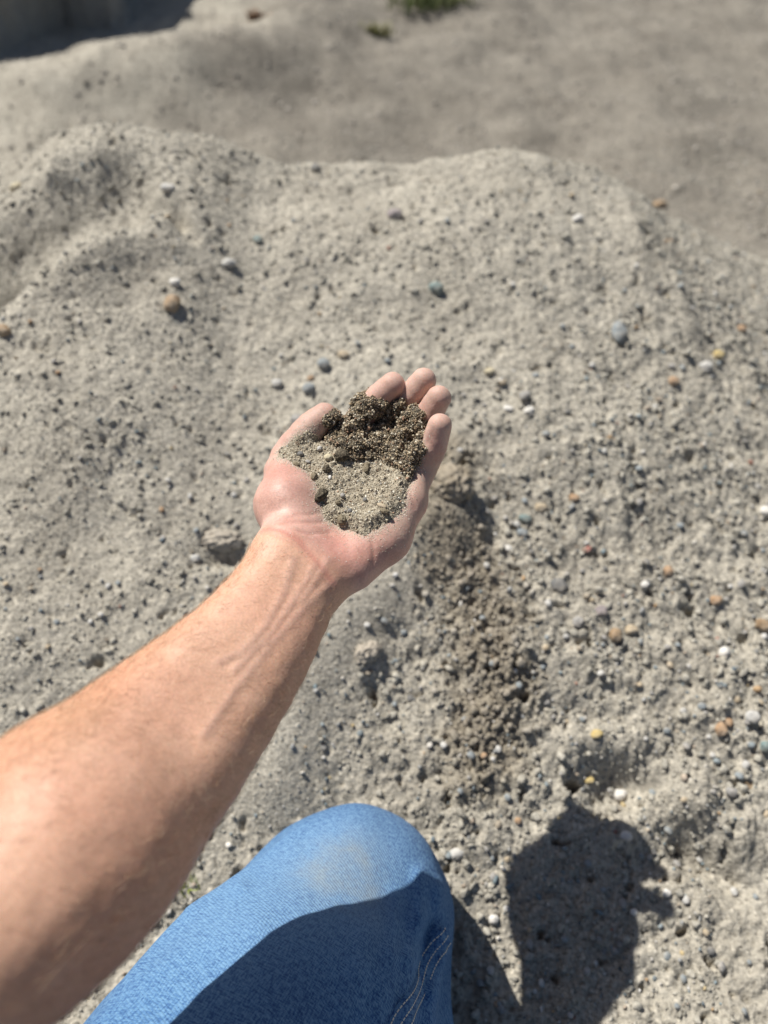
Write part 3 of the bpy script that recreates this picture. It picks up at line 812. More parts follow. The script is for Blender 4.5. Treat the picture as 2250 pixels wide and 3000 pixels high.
# masks
cr, wg = crease_dist(V)
hx = (V - WR) @ (-faxis)
dirh = nrm(MCPs[1] - WR); along = (V - WR) @ dirh
isarm = (np.arange(len(V)) < len(VA))
palmM = sst(-.008, .010, along) * isarm
side = (V - WR) @ acr
attr_f(person, 'palm', palmM)
attr_f(person, 'crease', np.exp(-(cr / .0019) ** 2) * np.minimum(1, wg + .2))
redc = np.exp(-(cr / .0026) ** 2) * np.minimum(1, wg) * .55
thc = A(822, 1372, .71)
red = np.maximum(redc, .45 * np.exp(-(np.linalg.norm(V - thc, axis=1) / .018) ** 2))
red = np.maximum(red, .40 * np.exp(-(np.linalg.norm(V - A(1010, 1590, .70), axis=1) / .022) ** 2))
attr_f(person, 'red', red * isarm)
outer = sst(-.012, -.040, side + .0 * along) * sst(.0, -.03, along)
attr_f(person, 'tan', outer * .75 * isarm)
vn = vein_f(V, .0026)
attr_f(person, 'vein', vn * isarm)
tipc = [np.linalg.norm(V - t, axis=1) for t in TIPS + [TH[3]]]
dust = np.clip(.55 * np.exp(-(np.min(tipc, axis=0) / .018) ** 2), 0, 1)
pk, _ = np.zeros(len(V)), 0
edge = np.linalg.norm(V - A(1235, 1390, .70), axis=1)
dust = np.maximum(dust, .62 * np.exp(-(edge / .030) ** 2)); dust = np.maximum(dust, .6 * np.exp(-(np.linalg.norm(V - A(1180, 1530, .70), axis=1) / .018) ** 2))
dust = np.maximum(dust, .7 * np.exp(-(np.linalg.norm(V - A(905, 1262, .71), axis=1) / .016) ** 2))
attr_f(person, 'dust', dust * isarm * sst(.0, .03, along))

# ---- fine hair on the forearm
from mathutils.bvhtree import BVHTree
bvh = BVHTree.FromPolygons([Vector(v) for v in VA], [tuple(int(i) for i in q) for q in QA])
def arm_hair():
    a = hand_axis = None
    Vs = VA; al = (Vs - WR) @ dirh; sd = (Vs - WR) @ acr
    # vertex normals from faces
    n = np.zeros_like(Vs); fn = np.cross(Vs[QA[:, 1]] - Vs[QA[:, 0]], Vs[QA[:, 2]] - Vs[QA[:, 0]])
    for j in range(4): np.add.at(n, QA[:, j], fn)
    n /= np.linalg.norm(n, axis=1)[:, None] + 1e-12
    face = (n @ -nrm(ray(600, 2000))) > -0.35
    wgt = face * (al < -.012) * (Vs[:, 1] > .02) * (0.25 + 1.2 * sst(.0, -.035, sd) + .45 * sst(.012, .04, sd))
    ids = RNG.choice(len(Vs), 6500, p=wgt / wgt.sum())
    VV, FF = [], []; cols = []; b = 0
    for i in ids:
        p = Vs[i]; nn = n[i]; s = sd[i]
        dirn = -faxis * RNG.normal(-.4, .35) + acr * RNG.normal(.55 if s > -.02 else .1, .4)
        dirn -= nn * (dirn @ nn); dirn /= np.linalg.norm(dirn) + 1e-9
        L = RNG.uniform(.006, .014); bend = np.cross(nn, dirn) * RNG.normal(0, .6)
        sidev = np.cross(nn, dirn); r = .000046
        pts = []
        for k in range(4):
            t = k / 3
            q = p + dirn * L * t * (1 - .12 * t) + nn * (.0011 * math.sin(t * 2.4) + RNG.uniform(0, .0004)) + bend * L * t * t * .5
            w_ = r * (1 - .8 * t)
            pts += [q - sidev * w_, q + sidev * w_, q + nn * w_ * 1.6]
        VV += pts
        for k in range(3):
            for e in range(3):
                FF.append((b + 3 * k + e, b + 3 * k + (e + 1) % 3, b + 3 * k + 3 + (e + 1) % 3, b + 3 * k + 3 + e))
        b += 12
        c_ = np.array([.30, .15, .07]) if RNG.uniform() < .72 else np.array([.78, .60, .40]); cols += [c_] * 12
    k = NB('arm hair', .35, .6); k.color(k.attr('Col', 'Color'))
    o = mesh_obj('arm_hair', np.array(VV), np.array(FF), k.m, parent=person, smooth=False, loc=(0, -.12, 0)); o.location = (0, 0, 0)
    attr_c(o, 'Col', np.array(cols)); o['kind'] = 'stuff'
arm_hair()
# ------------------------------------------------------------------ clothes
KNEE = np.array([-.028, .160, .376]); HIPL = np.array([-.205, -.20, .548])
ANK = np.array([-.02, -.22, .345])
TH1 = KNEE + (HIPL - KNEE) * .18
HIPR = np.array([.10, -.30, .55]); KNR = np.array([.25, -.10, .37]); ANR = np.array([.17, -.48, .35])
tax = nrm(HIPL - KNEE); sidev = nrm(np.cross(tax, np.array([0, 0, 1.0]))); sidev = sidev if sidev[0] > 0 else -sidev; upv = np.cross(sidev, tax); upv = upv if upv[2] > 0 else -upv
def dirs(l): return [nrm(ray(a, b)) for a, b in l]
RIDGES = [(dirs([(1235, 2560), (1232, 2680), (1205, 2800), (1190, 3020)]), .0042, .0055), (dirs([(1165, 2640), (1150, 2800), (1110, 3020)]), .0034, .006),
          (dirs([(1285, 2600), (1290, 2740), (1268, 2900), (1262, 3040)]), .0045, .005), (dirs([(1085, 2720), (1050, 2860), (1000, 3040)]), .0022, .008),
          (dirs([(560, 2660), (700, 2590), (860, 2490)]), .0022, .006), (dirs([(640, 2760), (760, 2700), (880, 2640)]), .0012, .008), (dirs([(420, 2850), (560, 2760)]), .0015, .008)]
def jeans_sdf(P):
    d = chain(P, [KNEE, KNEE + (HIPL - KNEE) * .28, KNEE + (HIPL - KNEE) * .6, HIPL], (.077, .101, .124, .134), .04)
    d = smin(d, cone(P, KNEE + np.array([-.022, -.022, .004]), KNEE + (HIPL - KNEE) * .38 + np.array([-.006, 0, 0]), .079, .103), .03)
    # knee cap
    d = smin(d, ell(P, KNEE + np.array([.0, .008, .012]), (.077, .070, .074)), .03)
    d = smin(d, chain(P, [KNEE + np.array([.008, -.012, -.03]), (KNEE + ANK) / 2, ANK], (.078, .075, .070), .03), .025)
    d = smin(d, chain(P, [HIPR, KNR, ANR], (.125, .085, .075), .03), .05)
    d = smin(d, cone(P, HIPL + np.array([.03, 0, -.0]), HIPR, .12, .12), .06)
    d = smin(d, cone(P, HIPC + np.array([0, 0, .0]), HIPC + np.array([0, 0, .08]), .145, .140), .04)
    e = P - CAM; e = e / (np.linalg.norm(e, axis=1)[:, None] + 1e-9)
    for (C, am, wd) in RIDGES:
        for a, c in zip(C[:-1], C[1:]):
            ba = c - a; t = np.clip(((e - a) @ ba) / (ba @ ba), 0, 1)
            d = d - am * np.exp(-(np.linalg.norm(e - a - t[:, None] * ba, axis=1) * .6 / wd) ** 2) * ((P[:, 1] > .02) & (P[:, 2] > .33))
    q = P - KNEE; s = q @ tax; u = q @ sidev; v = q @ upv
    th = np.arctan2(u, v)
    # long soft folds running from the knee down the outer and inner sides
    m = sst(.5, 1.2, np.abs(th)) * sst(.30, .02, s)
    fold = np.sin(th * 11 + 2.2 * fbm(P[:, 0] * 6, P[:, 1] * 6, P[:, 2] * 6, o=2)) * sst(.35, 1.0, th) * sst(-.06, .03, s) * sst(.35, .1, s)
    d = d - .0085 * fold * (.5 + .5 * perlin(P[:, 0] * 14, P[:, 1] * 14, P[:, 2] * 14))
    d = d - .0050 * fbm(P[:, 0] * 11 + 3, P[:, 1] * 8, P[:, 2] * 11, o=2)
    # the ridge of cloth on the inner upper edge
    r = np.exp(-((th + .75 + .25 * np.sin(s * 12)) / .10) ** 2) * sst(-.02, .03, s) * sst(.22, .12, s)
    d = d - .0045 * r
    return d
lo3 = np.array([-.38, -.62, .24]); hi3 = np.array([.40, .30, .78])
VJ, QJ = polygonize(jeans_sdf, lo3, hi3, .0036)
def mat_denim():
    k = NB('denim', 0.85, 0.2); uv = k.attr('cloth', 'Vector'); p = k.obj()
    tw = k.n.new('ShaderNodeTexWave'); tw.wave_type = 'BANDS'; tw.inputs['Scale'].default_value = 150
    tw.inputs['Distortion'].default_value = 2.2; tw.inputs['Detail'].default_value = 2; tw.inputs['Detail Scale'].default_value = 1.5
    k.link(k.mapping(uv, (1, 1, 1), (0, 0, R(28))), tw.inputs['Vector'])
    slub = k.noise(k.mapping(uv, (220, 900, 1)), 1.0, 3, .7)
    slub2 = k.noise(k.mapping(uv, (900, 160, 1)), 1.0, 2, .6)
    big = k.noise(p, 11, 4, .6)
    base = k.ramp(big, [(.35, (.017, .078, .235)), (.65, (.036, .132, .325))])
    t = k.math('ADD', k.math('MULTIPLY', slub, .62), k.math('MULTIPLY', slub2, .45))
    c = k.mix(k.ramp(t, [(.46, 0.0), (.62, .85)]), base, (.165, .315, .49))
    c = k.mix(k.ramp(t, [(.42, .8), (.52, 0.0)]), c, (.006, .045, .17))
    c = k.mix(k.math('MULTIPLY', tw.outputs['Fac'], .22), c, (.05, .13, .27))
    worn = k.attr('worn'); c = k.mix(k.math('MULTIPLY', worn, .30), c, (.24, .38, .54))
    dirt = k.math('MULTIPLY', k.attr('dirt'), k.ramp(k.noise(p, 45, 5, .7), [(.30, .25), (.65, 1.0)]))
    c = k.mix(k.math('MULTIPLY', dirt, .50), c, (.27, .275, .235))
    c = k.mix(k.math('MULTIPLY', k.attr('seam'), .55), c, (.04, .10, .22))
    k.color(c)
    k.b.inputs['Sheen Weight'].default_value = .05
    h = k.math('ADD', k.math('MULTIPLY', tw.outputs['Fac'], .6), t)
    k.bump(h, .55, .0009)
    return k.m
M_DENIM = mat_denim()
jeans = mesh_obj('jeans', VJ, QJ, M_DENIM, parent=person); jeans.location = (0, .12, 0)
q = VJ - KNEE; s_ = q @ tax; th_ = np.arctan2(q @ sidev, q @ upv)
attr_v(jeans, 'cloth', np.stack([s_, th_ * .095, np.zeros(len(s_))], 1))
def near(px, py, d, r): return np.exp(-(np.linalg.norm(VJ - PD(px, py, d), axis=1) / r) ** 2)
attr_f(jeans, 'dirt', np.clip(near(1010, 2560, .60, .030) + near(985, 2640, .585, .030) + .6 * near(1000, 2600, .6, .02), 0, 1))
attr_f(jeans, 'worn', np.clip(near(900, 2600, .59, .07) * .6 + near(720, 2800, .55, .09) + near(1100, 2430, .62, .05) * .6, 0, 1))
attr_f(jeans, 'seam', np.zeros(len(VJ)))
jb = BVHTree.FromPolygons([Vector(v) for v in VJ], [tuple(int(i) for i in q) for q in QJ])
def cast(px, py, b=jb):
    r = nrm(ray(px, py)); h = b.ray_cast(Vector(CAM + r * .15), Vector(r), 3.0)
    return (np.array(h[0]), np.array(h[1])) if h[0] is not None else (None, None)
def strip(name, path, width, thick, mat, parent, off):
    """a flat band of cloth laid on the trouser leg along a path"""
    P_, N_ = [], []
    for (x0, y0), (x1, y1) in zip(path[:-1], path[1:]):
        for t in np.linspace(0, 1, 8, endpoint=False):
            h, n = cast(x0 + (x1 - x0) * t, y0 + (y1 - y0) * t)
            if h is not None: P_.append(h); N_.append(n)
    P_ = np.array(P_); N_ = np.array(N_)
    if len(P_) < 3: return None
    for _ in range(6):
        P_[1:-1] = (P_[:-2] + P_[1:-1] * 2 + P_[2:]) / 4; N_[1:-1] = (N_[:-2] + N_[1:-1] * 2 + N_[2:]) / 4
    T = np.gradient(P_, axis=0); T /= np.linalg.norm(T, axis=1)[:, None] + 1e-9; N_ /= np.linalg.norm(N_, axis=1)[:, None] + 1e-9
    S = np.cross(N_, T)
    V_ = []; F_ = []; prof = [(-.5, -.5), (-.46, .7), (-.2, 1.0), (.2, 1.0), (.46, .7), (.5, -.5)]
    for i in range(len(P_)):
        for a, b in prof: V_.append(P_[i] + S[i] * a * width + N_[i] * (off + b * thick))
    m = len(prof)
    for i in range(len(P_) - 1):
        for j in range(m - 1): F_.append((i * m + j, i * m + j + 1, (i + 1) * m + j + 1, (i + 1) * m + j))
    o = mesh_obj(name, np.array(V_), np.array(F_), mat, parent=parent); o.location = (0, 0, 0)
    attr_v(o, 'cloth', np.array(V_)); 
    for a in ('dirt', 'worn'): attr_f(o, a, np.zeros(len(V_)))
    attr_f(o, 'seam', np.full(len(V_), .25))
    return (P_, N_, S, T)
SEAM = [(1306, 2742), (1275, 2790), (1245, 2835), (1225, 2900), (1195, 2960), (1165, 3010), (1120, 3080)]
info = strip('seam', SEAM, .0165, .0014, M_DENIM, jeans, .0006)
k = NB('stitch thread', .7, .2); k.color((.78, .72, .58)); M_THREAD = k.m
def stitches(info, offs, parent):
    P_, N_, S, T = info; V_, F_ = [], []
    L = np.concatenate([[0], np.cumsum(np.linalg.norm(np.diff(P_, axis=0), axis=1))])
    for o_ in offs:
        x = 0.0
        while x + .0026 < L[-1]:
            q = [np.array([np.interp(x + t, L, P_[:, c] + S[:, c] * o_ + N_[:, c] * .0021) for c in range(3)]) for t in (0, .0012, .0024)]
            i = int(np.searchsorted(L, x)); i = min(i, len(P_) - 1); b = len(V_)
            for kq, p in enumerate(q):
                w_ = .00042
                V_ += [p - S[i] * w_, p + N_[i] * (.0003 if kq == 1 else .0001), p + S[i] * w_]
            for kq in range(2):
                for e in range(2): F_.append((b + kq * 3 + e, b + kq * 3 + e + 1, b + kq * 3 + 4 + e, b + kq * 3 + 3 + e))
            x += .0034
    o = mesh_obj('stitching', np.array(V_), np.array(F_), M_THREAD, parent=parent); o.location = (0, 0, 0)
if info:
    seam_o = [c for c in jeans.children if c.name.startswith('seam')][0]
    stitches(info, (-.0060, .0002, .0060), seam_o)
# short-sleeved shirt, hair, shoes and phone: behind and beneath the camera
k = NB('shirt cloth', .9, .1); k.color(k.ramp(k.noise(k.obj(), 30, 3), [(.3, (.06, .065, .075)), (.7, (.085, .09, .10))])); M_SHIRT = k.m
def shirt_sdf(P):
    d = chain(P, [HIPC + np.array([0, 0, -.01]), (HIPC + CHEST) / 2, CHEST], (.155, .145, .152), .05)
    d = smin(d, cone(P, SHO, RSHO, .075, .075), .06)
    d = smin(d, cone(P, SHO, SHO + (ELB - SHO) * .34, .076, .070), .03)
    d = smin(d, cone(P, RSHO, RSHO + (RELB - RSHO) * .45, .074, .068), .03)
    d = smax(d, -(np.linalg.norm(P - NECK - np.array([0, 0.01, .03]), axis=1) - .078), .01)
    return d - .004 * fbm(P[:, 0] * 9, P[:, 1] * 9, P[:, 2] * 9, o=2)
VS, QS = polygonize(shirt_sdf, np.array([-.44, -.56, .32]), np.array([.34, -.02, 1.08]), .007)
o = mesh_obj('shirt', VS, QS, M_SHIRT, parent=person); o.location = (0, .12, 0)
def hair_sdf(P):
    d = ell(P, HEAD + np.array([0, -.022, .034]), (.088, .104, .100))
    d = smax(d, -((P - HEAD) @ nrm(np.array([0, -.75, .66])) - .000), .01)
    return d - .004 * fbm(P[:, 0] * 60, P[:, 1] * 25, P[:, 2] * 25, o=2)
VH, QH = polygonize(hair_sdf, HEAD - .14, HEAD + .16, .005)
k = NB('hair', .6, .3); k.color((.10, .055, .03)); o = mesh_obj('hair', VH, QH, k.m, parent=person); o.location = (0, .12, 0)
k = NB('boot leather', .6, .3); k.color(k.ramp(k.noise(k.obj(), 40, 3), [(.3, (.16, .09, .05)), (.7, (.24, .15, .09))])); M_BOOT = k.m
for (a, toe) in ((ANK, np.array([-.02, -.36, .30])), (ANR, np.array([.17, -.62, .30]))):
    g = world_h(a[0], a[1])
    def boot(P, a=a, toe=toe, g=g):
        hl = np.array([a[0], a[1] - .06, g + .095])
        d = chain(P, [a + np.array([0, 0, .03]), hl, np.array([toe[0], toe[1], g + .035])], (.050, .042, .036), .03)
        return smax(d, g + .004 - P[:, 2], .006)
    VV_, QQ_ = polygonize(boot, np.minimum(a, toe) - .12, np.maximum(a, toe) + .14, .006)
    o = mesh_obj('boot', VV_, QQ_, M_BOOT, parent=person); o.location = (0, .12, 0)
# phone, its lens at the camera
import bmesh
def box(name, c, s, bev, mat, parent=None):
    bm = bmesh.new(); bmesh.ops.create_cube(bm, size=1)
    for v in bm.verts: v.co = Vector((v.co.x * s[0], v.co.y * s[1], v.co.z * s[2]))
    if bev: bmesh.ops.bevel(bm, geom=bm.edges[:], offset=bev, segments=3, affect='EDGES')
    me = bpy.data.meshes.new(name); bm.to_mesh(me); bm.free(); me.materials.append(mat)
    o = bpy.data.objects.new(name, me); COL.objects.link(o); o.location = c
    if parent: o.parent = parent
    return o
k = NB('phone glass', .15, .5); k.color((.02, .02, .025)); M_PH = k.m
k = NB('phone metal', .3, .5); k.b.inputs['Metallic'].default_value = 1; k.color((.35, .36, .38)); M_PM = k.m
ph = bpy.data.objects.new('phone', None); COL.objects.link(ph)
ph.location = CAM - FW * .010; ph.rotation_euler = cam.rotation_euler
tag(ph, 'dark phone held in the right hand above the scene, lens pointing at the palm', 'phone')
box('case', (.026, -.056, .0), (.074, .148, .008), .003, M_PH, ph)
box('camera_bump', (.004, -.004, -.0048), (.030, .030, .0022), .001, M_PM, ph)
# ------------------------------------------------------------------ sand in the hand
def top(px, py):
    r = nrm(ray(px, py)); h = bvh.ray_cast(Vector(CAM + r * .15), Vector(r), 2.0)
    return np.array(h[0]) if h[0] is not None else None
def C1(lst): return [(700 + .422 * x, 1040 + .422 * y) for x, y in lst]
DRY = C1([(275, 660), (400, 560), (480, 520), (560, 570), (700, 560), (900, 560), (1200, 600), (1290, 700), (1215, 790), (1195, 900), (1160, 960), (1150, 1060), (1110, 1110), (1020, 1180), (960, 1215), (870, 1255), (740, 1215), (650, 1170), (590, 1140), (575, 1060), (545, 960), (520, 880), (480, 810), (400, 770), (330, 730), (270, 715)])
WET = C1([(585, 500), (600, 440), (690, 420), (770, 400), (800, 340), (880, 275), (950, 240), (1005, 260), (1010, 340), (1060, 345), (1140, 340), (1230, 385), (1300, 400), (1325, 460), (1300, 560), (1290, 680), (1275, 770), (1200, 790), (1120, 740), (1040, 700), (950, 640), (860, 650), (800, 690), (740, 660), (640, 600), (590, 560)])
def plan(lst, z=.706): return np.array([PZ(px, py, z)[:2] for px, py in lst])
def poly_sd(x, y, Pn):
    n = len(Pn); d = np.full(x.shape, 1e9); ins = np.zeros(x.shape, bool)
    for i in range(n):
        a, b = Pn[i], Pn[(i + 1) % n]; ab = b - a
        t = np.clip(((x - a[0]) * ab[0] + (y - a[1]) * ab[1]) / (ab @ ab), 0, 1)
        d = np.minimum(d, np.hypot(x - a[0] - t * ab[0], y - a[1] - t * ab[1]))
        c = ((a[1] > y) != (b[1] > y)) & (x < (b[0] - a[0]) * (y - a[1]) / (b[1] - a[1] + 1e-12) + a[0])
        ins ^= c
    return np.where(ins, -d, d)
def hit_plan(lst):
    o_ = []
    for px, py in lst:
        t = top(px, py); o_.append(t[:2] if t is not None and .69 < t[2] < .735 else PZ(px, py, .706)[:2])
    return np.array(o_)
DP = hit_plan(DRY); WP = plan(WET, .7150)
hs = .0008
xs = np.arange(DP[:, 0].min() - .006, DP[:, 0].max() + .006, hs); ys = np.arange(DP[:, 1].min() - .006, DP[:, 1].max() + .010, hs)
GX, GY = np.meshgrid(xs, ys, indexing='ij'); zt = np.full(GX.shape, np.nan)
dn = Vector((0, 0, -1))
for i in range(GX.shape[0]):
    for j in range(GX.shape[1]):
        h = bvh.ray_cast(Vector((GX[i, j], GY[i, j], .80)), dn, .5)
        if h[0] is not None: zt[i, j] = h[0].z
ok = np.isfinite(zt) & (zt > .685)
sd = poly_sd(GX, GY, DP) + .0012 * fbm(GX * 320, GY * 320, o=3) + .0010 * fbm(GX * 110, GY * 110, o=2)
# smooth copy of the skin surface: sand fills the hollow
zf = np.where(ok, zt, np.nan); fill = np.nanmedian(zf); zs = np.where(ok, zt, fill)
for _ in range(220):
    zp = np.pad(zs, 1, mode='edge'); zs = (zp[:-2, 1:-1] + zp[2:, 1:-1] + zp[1:-1, :-2] + zp[1:-1, 2:]) / 4
lift = sst(.0, -.009, sd)
base = np.where(ok, zt, zs)
zsand = base * (1 - lift) + np.maximum(base, zs) * lift
lift = lift * (.10 + .90 * sst(-.060, -.036, GX))
thick = .0004 + .0050 * lift + .0010 * fbm(GX * 260, GY * 260, o=3) * (.15 + lift) + .0016 * cells(GX * 240, GY * 240, 5, .35) * sst(0, -.004, sd) + .0009 * fbm(GX * 70, GY * 70, o=2) * lift
zsand = zsand + thick
inside = ok & (sd < 0)
# skirt the rim down to the skin
rim = sst(0, -.0012, sd)
zsand = np.where(ok, zt - .0006 + (zsand - zt + .0006) * rim, zsand)
id_ = -np.ones(GX.shape, int); keepv = inside.copy()
cellk = inside[:-1, :-1] & inside[1:, :-1] & inside[1:, 1:] & inside[:-1, 1:]
ii = np.argwhere(cellk); vs = np.zeros(GX.shape, bool)
for a in (0, 1):
    for b in (0, 1): vs[ii[:, 0] + a, ii[:, 1] + b] = True
id_[vs] = np.arange(vs.sum())
top_v = np.stack([GX[vs], GY[vs], zsand[vs]], 1); n0 = len(top_v)
bot_v = np.stack([GX[vs], GY[vs], np.where(ok, zt, zs)[vs] - .0015], 1)
F1 = np.stack([id_[ii[:, 0], ii[:, 1]], id_[ii[:, 0] + 1, ii[:, 1]], id_[ii[:, 0] + 1, ii[:, 1] + 1], id_[ii[:, 0], ii[:, 1] + 1]], 1)
M_DRY = (lambda k: (k.color(k.mix(1.0, k.ramp(k.noise(k.obj(), 620, 3, .7), [(.34, (.17, .14, .10)), (.5, (.38, .33, .25)), (.68, (.56, .50, .39))]), k.ramp(k.noise(k.obj(), 1800, 2, .6), [(.3, .65), (.7, 1.2)]), 'MULTIPLY')), k.bump(k.noise(k.obj(), 1100, 3, .7), 1.0, .0008), k.m)[-1])(NB('dry sand', .95, .15))
sand = mesh_obj('sand_layer', np.concatenate([top_v, bot_v]), np.concatenate([F1, F1[:, ::-1] + n0]), M_DRY, smooth=True)
tag(sand, 'thin layer of dry light beige sand filling the hollow of the palm', 'sand')
# grains on the layer
sel = RNG.choice(n0, 9000); gp = top_v[sel] + RNG.normal(size=(9000, 3)) * np.array([.0004, .0004, .00015])
GPAL = np.array([(.50, .44, .33), (.40, .34, .25), (.62, .56, .44), (.24, .20, .14), (.12, .10, .08), (.75, .72, .62), (.45, .30, .20), (.36, .34, .30)])
gc = GPAL[RNG.choice(8, 9000, p=[.26, .22, .14, .12, .08, .05, .05, .08])]
gs = scatter('grains', gp, np.minimum(.00030 * np.exp(RNG.exponential(.36, 9000)), .0011), gc, M_GRAIN, sub=0, jit=.2, smooth=False, parent=sand); gs.location = (0, 0, 0); gs['kind'] = 'stuff'
# sandy dust on the skin round the layer
sdv = poly_sd(V[:, 0], V[:, 1], DP)
dust = np.maximum(dust, .85 * np.exp(-(np.maximum(sdv, 0) / .0035) ** 2) + .0 * sdv)
dust = np.maximum(dust, .30 * np.exp(-(np.maximum(sdv, 0) / .011) ** 2)) * isarm * (V[:, 2] > .69)
person.data.attributes['dust'].data.foreach_set('value', (dust * sst(.0, .03, along)).astype(np.float32))
# stray grains on the skin round the layer
st = []
for _ in range(3200):
    i = random.randrange(len(DP)); a, b = DP[i], DP[(i + 1) % len(DP)]; t = random.random(); o_ = random.gauss(0, .0024) if random.random() < .8 else random.gauss(0, .008)
    nrm2 = np.array([-(b - a)[1], (b - a)[0]]); nrm2 /= np.linalg.norm(nrm2) + 1e-9; c = a + (b - a) * t + nrm2 * o_
    h = bvh.ray_cast(Vector((c[0], c[1], .80)), Vector((0, 0, -1)), .5)
    if h[0] is not None and h[0].z > .69: st.append(np.array(h[0]))
N0 = len(st)
while len(st) < N0 + 500:
    px = random.gauss(0, 1) * 70 + random.choice([900, 985, 1130, 1150, 1000]); py = random.gauss(0, 1) * 45 + random.choice([1590, 1575, 1545, 1300, 1480])
    t = top(px, py)
    if t is not None and t[1] > .29: st.append(t)
st = np.array(st); gc = GPAL[RNG.choice([0, 1, 2, 5], len(st))]
o = scatter('loose_grains', st, RNG.uniform(.00022, .00045, len(st)), gc, M_GRAIN, sub=0, jit=.2, smooth=False); tag(o, 'stray sand grains sticking to the bare skin around the sand in the palm', 'sand', kind='stuff')
# damp clump
WPa = WP
wx0, wx1 = WP[:, 0].min(), WP[:, 0].max(); wy0, wy1 = WP[:, 1].min(), WP[:, 1].max()
blobs = []
tries = 0
while len(blobs) < 520 and tries < 40000:
    tries += 1
    x = random.uniform(wx0, wx1); y = random.uniform(wy0, wy1)
    s = float(poly_sd(np.array([x]), np.array([y]), WP)[0])
    if s > -.0024: continue
    r_ = random.uniform(.0019, .0040) if len(blobs) > 220 else random.uniform(.0036, .0052); r_ = min(r_, -s * 1.15 + .0004)
    h = bvh.ray_cast(Vector((x, y, .80)), dn, .5); z0 = h[0].z if h[0] is not None else .70
    z0 = min(max(z0, .694), .716)
    blobs.append((x, y, z0 + r_ * .5 + (random.uniform(.004, .0135) if len(blobs) > 220 else random.uniform(.0, .0075)) * min(1, -s / .010) * (1.15 - .85 * (y - wy0) / (wy1 - wy0)), r_))
B = np.array(blobs)
def wet_sdf(P):
    d = None
    for b in B:
        q = np.sqrt((P[:, 0] - b[0]) ** 2 + (P[:, 1] - b[1]) ** 2 + ((P[:, 2] - b[2]) * 1.05) ** 2) - b[3]
        d = q if d is None else smin(d, q, .0008)
    d = d - .0018 * fbm(P[:, 0] * 190, P[:, 1] * 190, P[:, 2] * 190, o=3, g=.6)
    return d
VW, QW = polygonize(wet_sdf, B[:, :3].min(0) - .011, B[:, :3].max(0) + .011, .0008)
k = NB('damp sand', .7, .35); k.color(k.ramp(k.noise(k.obj(), 900, 3, .7), [(.35, (.022, .017, .011)), (.52, (.10, .08, .052)), (.70, (.28, .235, .16))])); k.bump(k.noise(k.obj(), 1300, 3, .7), 1.0, .0009); M_WET = k.m
clump = mesh_obj('damp_sand_clump', VW, QW, M_WET)
tag(clump, 'dark brown damp clump of coarse sand resting against the curled fingers', 'sand clump')
VN = np.array([v.normal[:] for v in clump.data.vertices])
sel = RNG.choice(len(VW), 15000); gp = VW[sel] + VN[sel] * RNG.uniform(-.0002, .0006, (15000, 1))
WPAL = np.array([(.40, .315, .205), (.30, .225, .145), (.52, .45, .33), (.05, .04, .028), (.68, .62, .50), (.38, .24, .16), (.12, .10, .08)])
gc = WPAL[RNG.choice(7, 15000, p=[.27, .22, .14, .14, .08, .05, .10])]
o = scatter('grains', gp, np.minimum(.00040 * np.exp(RNG.exponential(.36, 15000)), .0012), gc, M_GRAIN, sub=0, jit=.22, smooth=False, parent=clump); o.location = (0, 0, 0); o['kind'] = 'stuff'
# lone clods and chips on the dry layer
sb = BVHTree.FromPolygons([Vector(v) for v in top_v], [tuple(int(i) for i in q) for q in F1])
def on_sand(x, y):
    px, py = 700 + .422 * x, 1040 + .422 * y; r = nrm(ray(px, py)); h = sb.ray_cast(Vector(CAM + r * .15), Vector(r), 2.0)
    return np.array(h[0]) if h[0] is not None else PZ(px, py, .71)
k = NB('sand clod', .85, .2); k.color(k.ramp(k.noise(k.obj(), 1100, 3, .7), [(.35, (.10, .08, .05)), (.6, (.28, .235, .165))])); k.bump(k.noise(k.obj(), 1200, 2), 1, .0006); M_CLOD = k.m
def bit(x, y, w_, h_, mat, label, name='sand_clod', cat='clod', lump=.22, sub=3):
    P = on_sand(x, y); v, f = ico(sub); s = x * 3.7 + y
    v = v * (1 + lump * fbm(v[:, 0] * 2.2 + s, v[:, 1] * 2.2, v[:, 2] * 2.2, o=3, g=.6))[:, None]
    mm = .422 * .52 / FPX / 2
    o = mesh_obj(name, v * np.array([w_ * mm, h_ * mm * 1.15, min(w_, h_) * mm]), f, mat)
    o.location = P + np.array([0, 0, min(w_, h_) * mm * .55]); o.rotation_euler = (0, 0, (s % 1.0) - .5)
    tag(o, label, cat); return o
bit(715, 710, 110, 80, M_WET, 'largest dark clod alone on the dry sand just below the damp clump')
bit(608, 800, 56, 56, M_WET, 'small dark clod below the white chip in the palm')
bit(522, 850, 46, 60, M_CLOD, 'clod on the left border of the palm sand, upper one')
bit(570, 985, 66, 110, M_WET, 'long dark clod on the left border of the palm sand, lower one')
bit(885, 790, 44, 90, M_CLOD, 'clod in the middle of the palm sand beside a dark groove')
bit(715, 1155, 66, 70, M_CLOD, 'pale grey clod near the bottom of the palm sand')
bit(400, 765, 60, 30, M_CLOD, 'flat clod on the upper left rim of the palm sand')
bit(770, 1085, 34, 30, SM['dark'], 'black chip in the lower part of the palm sand', 'stone_chip', 'stone', .1)
bit(690, 1030, 40, 34, M_CLOD, 'little clod above the black chip in the palm')
bit(425, 692, 50, 34, SM['dark'], 'grey-black chip at the upper left of the palm sand', 'stone_chip', 'stone', .12)
bit(405, 682, 34, 24, M_WET, 'tiny dark clod touching the grey-black chip')
bit(480, 745, 40, 24, SM['grey'], 'flat grey chip on the upper left of the palm sand', 'stone_chip', 'stone', .12)
bit(622, 718, 62, 48, SM['cream'], 'creamy white shell chip in the palm beside the largest dark clod', 'shell_chip', 'chip', .08)
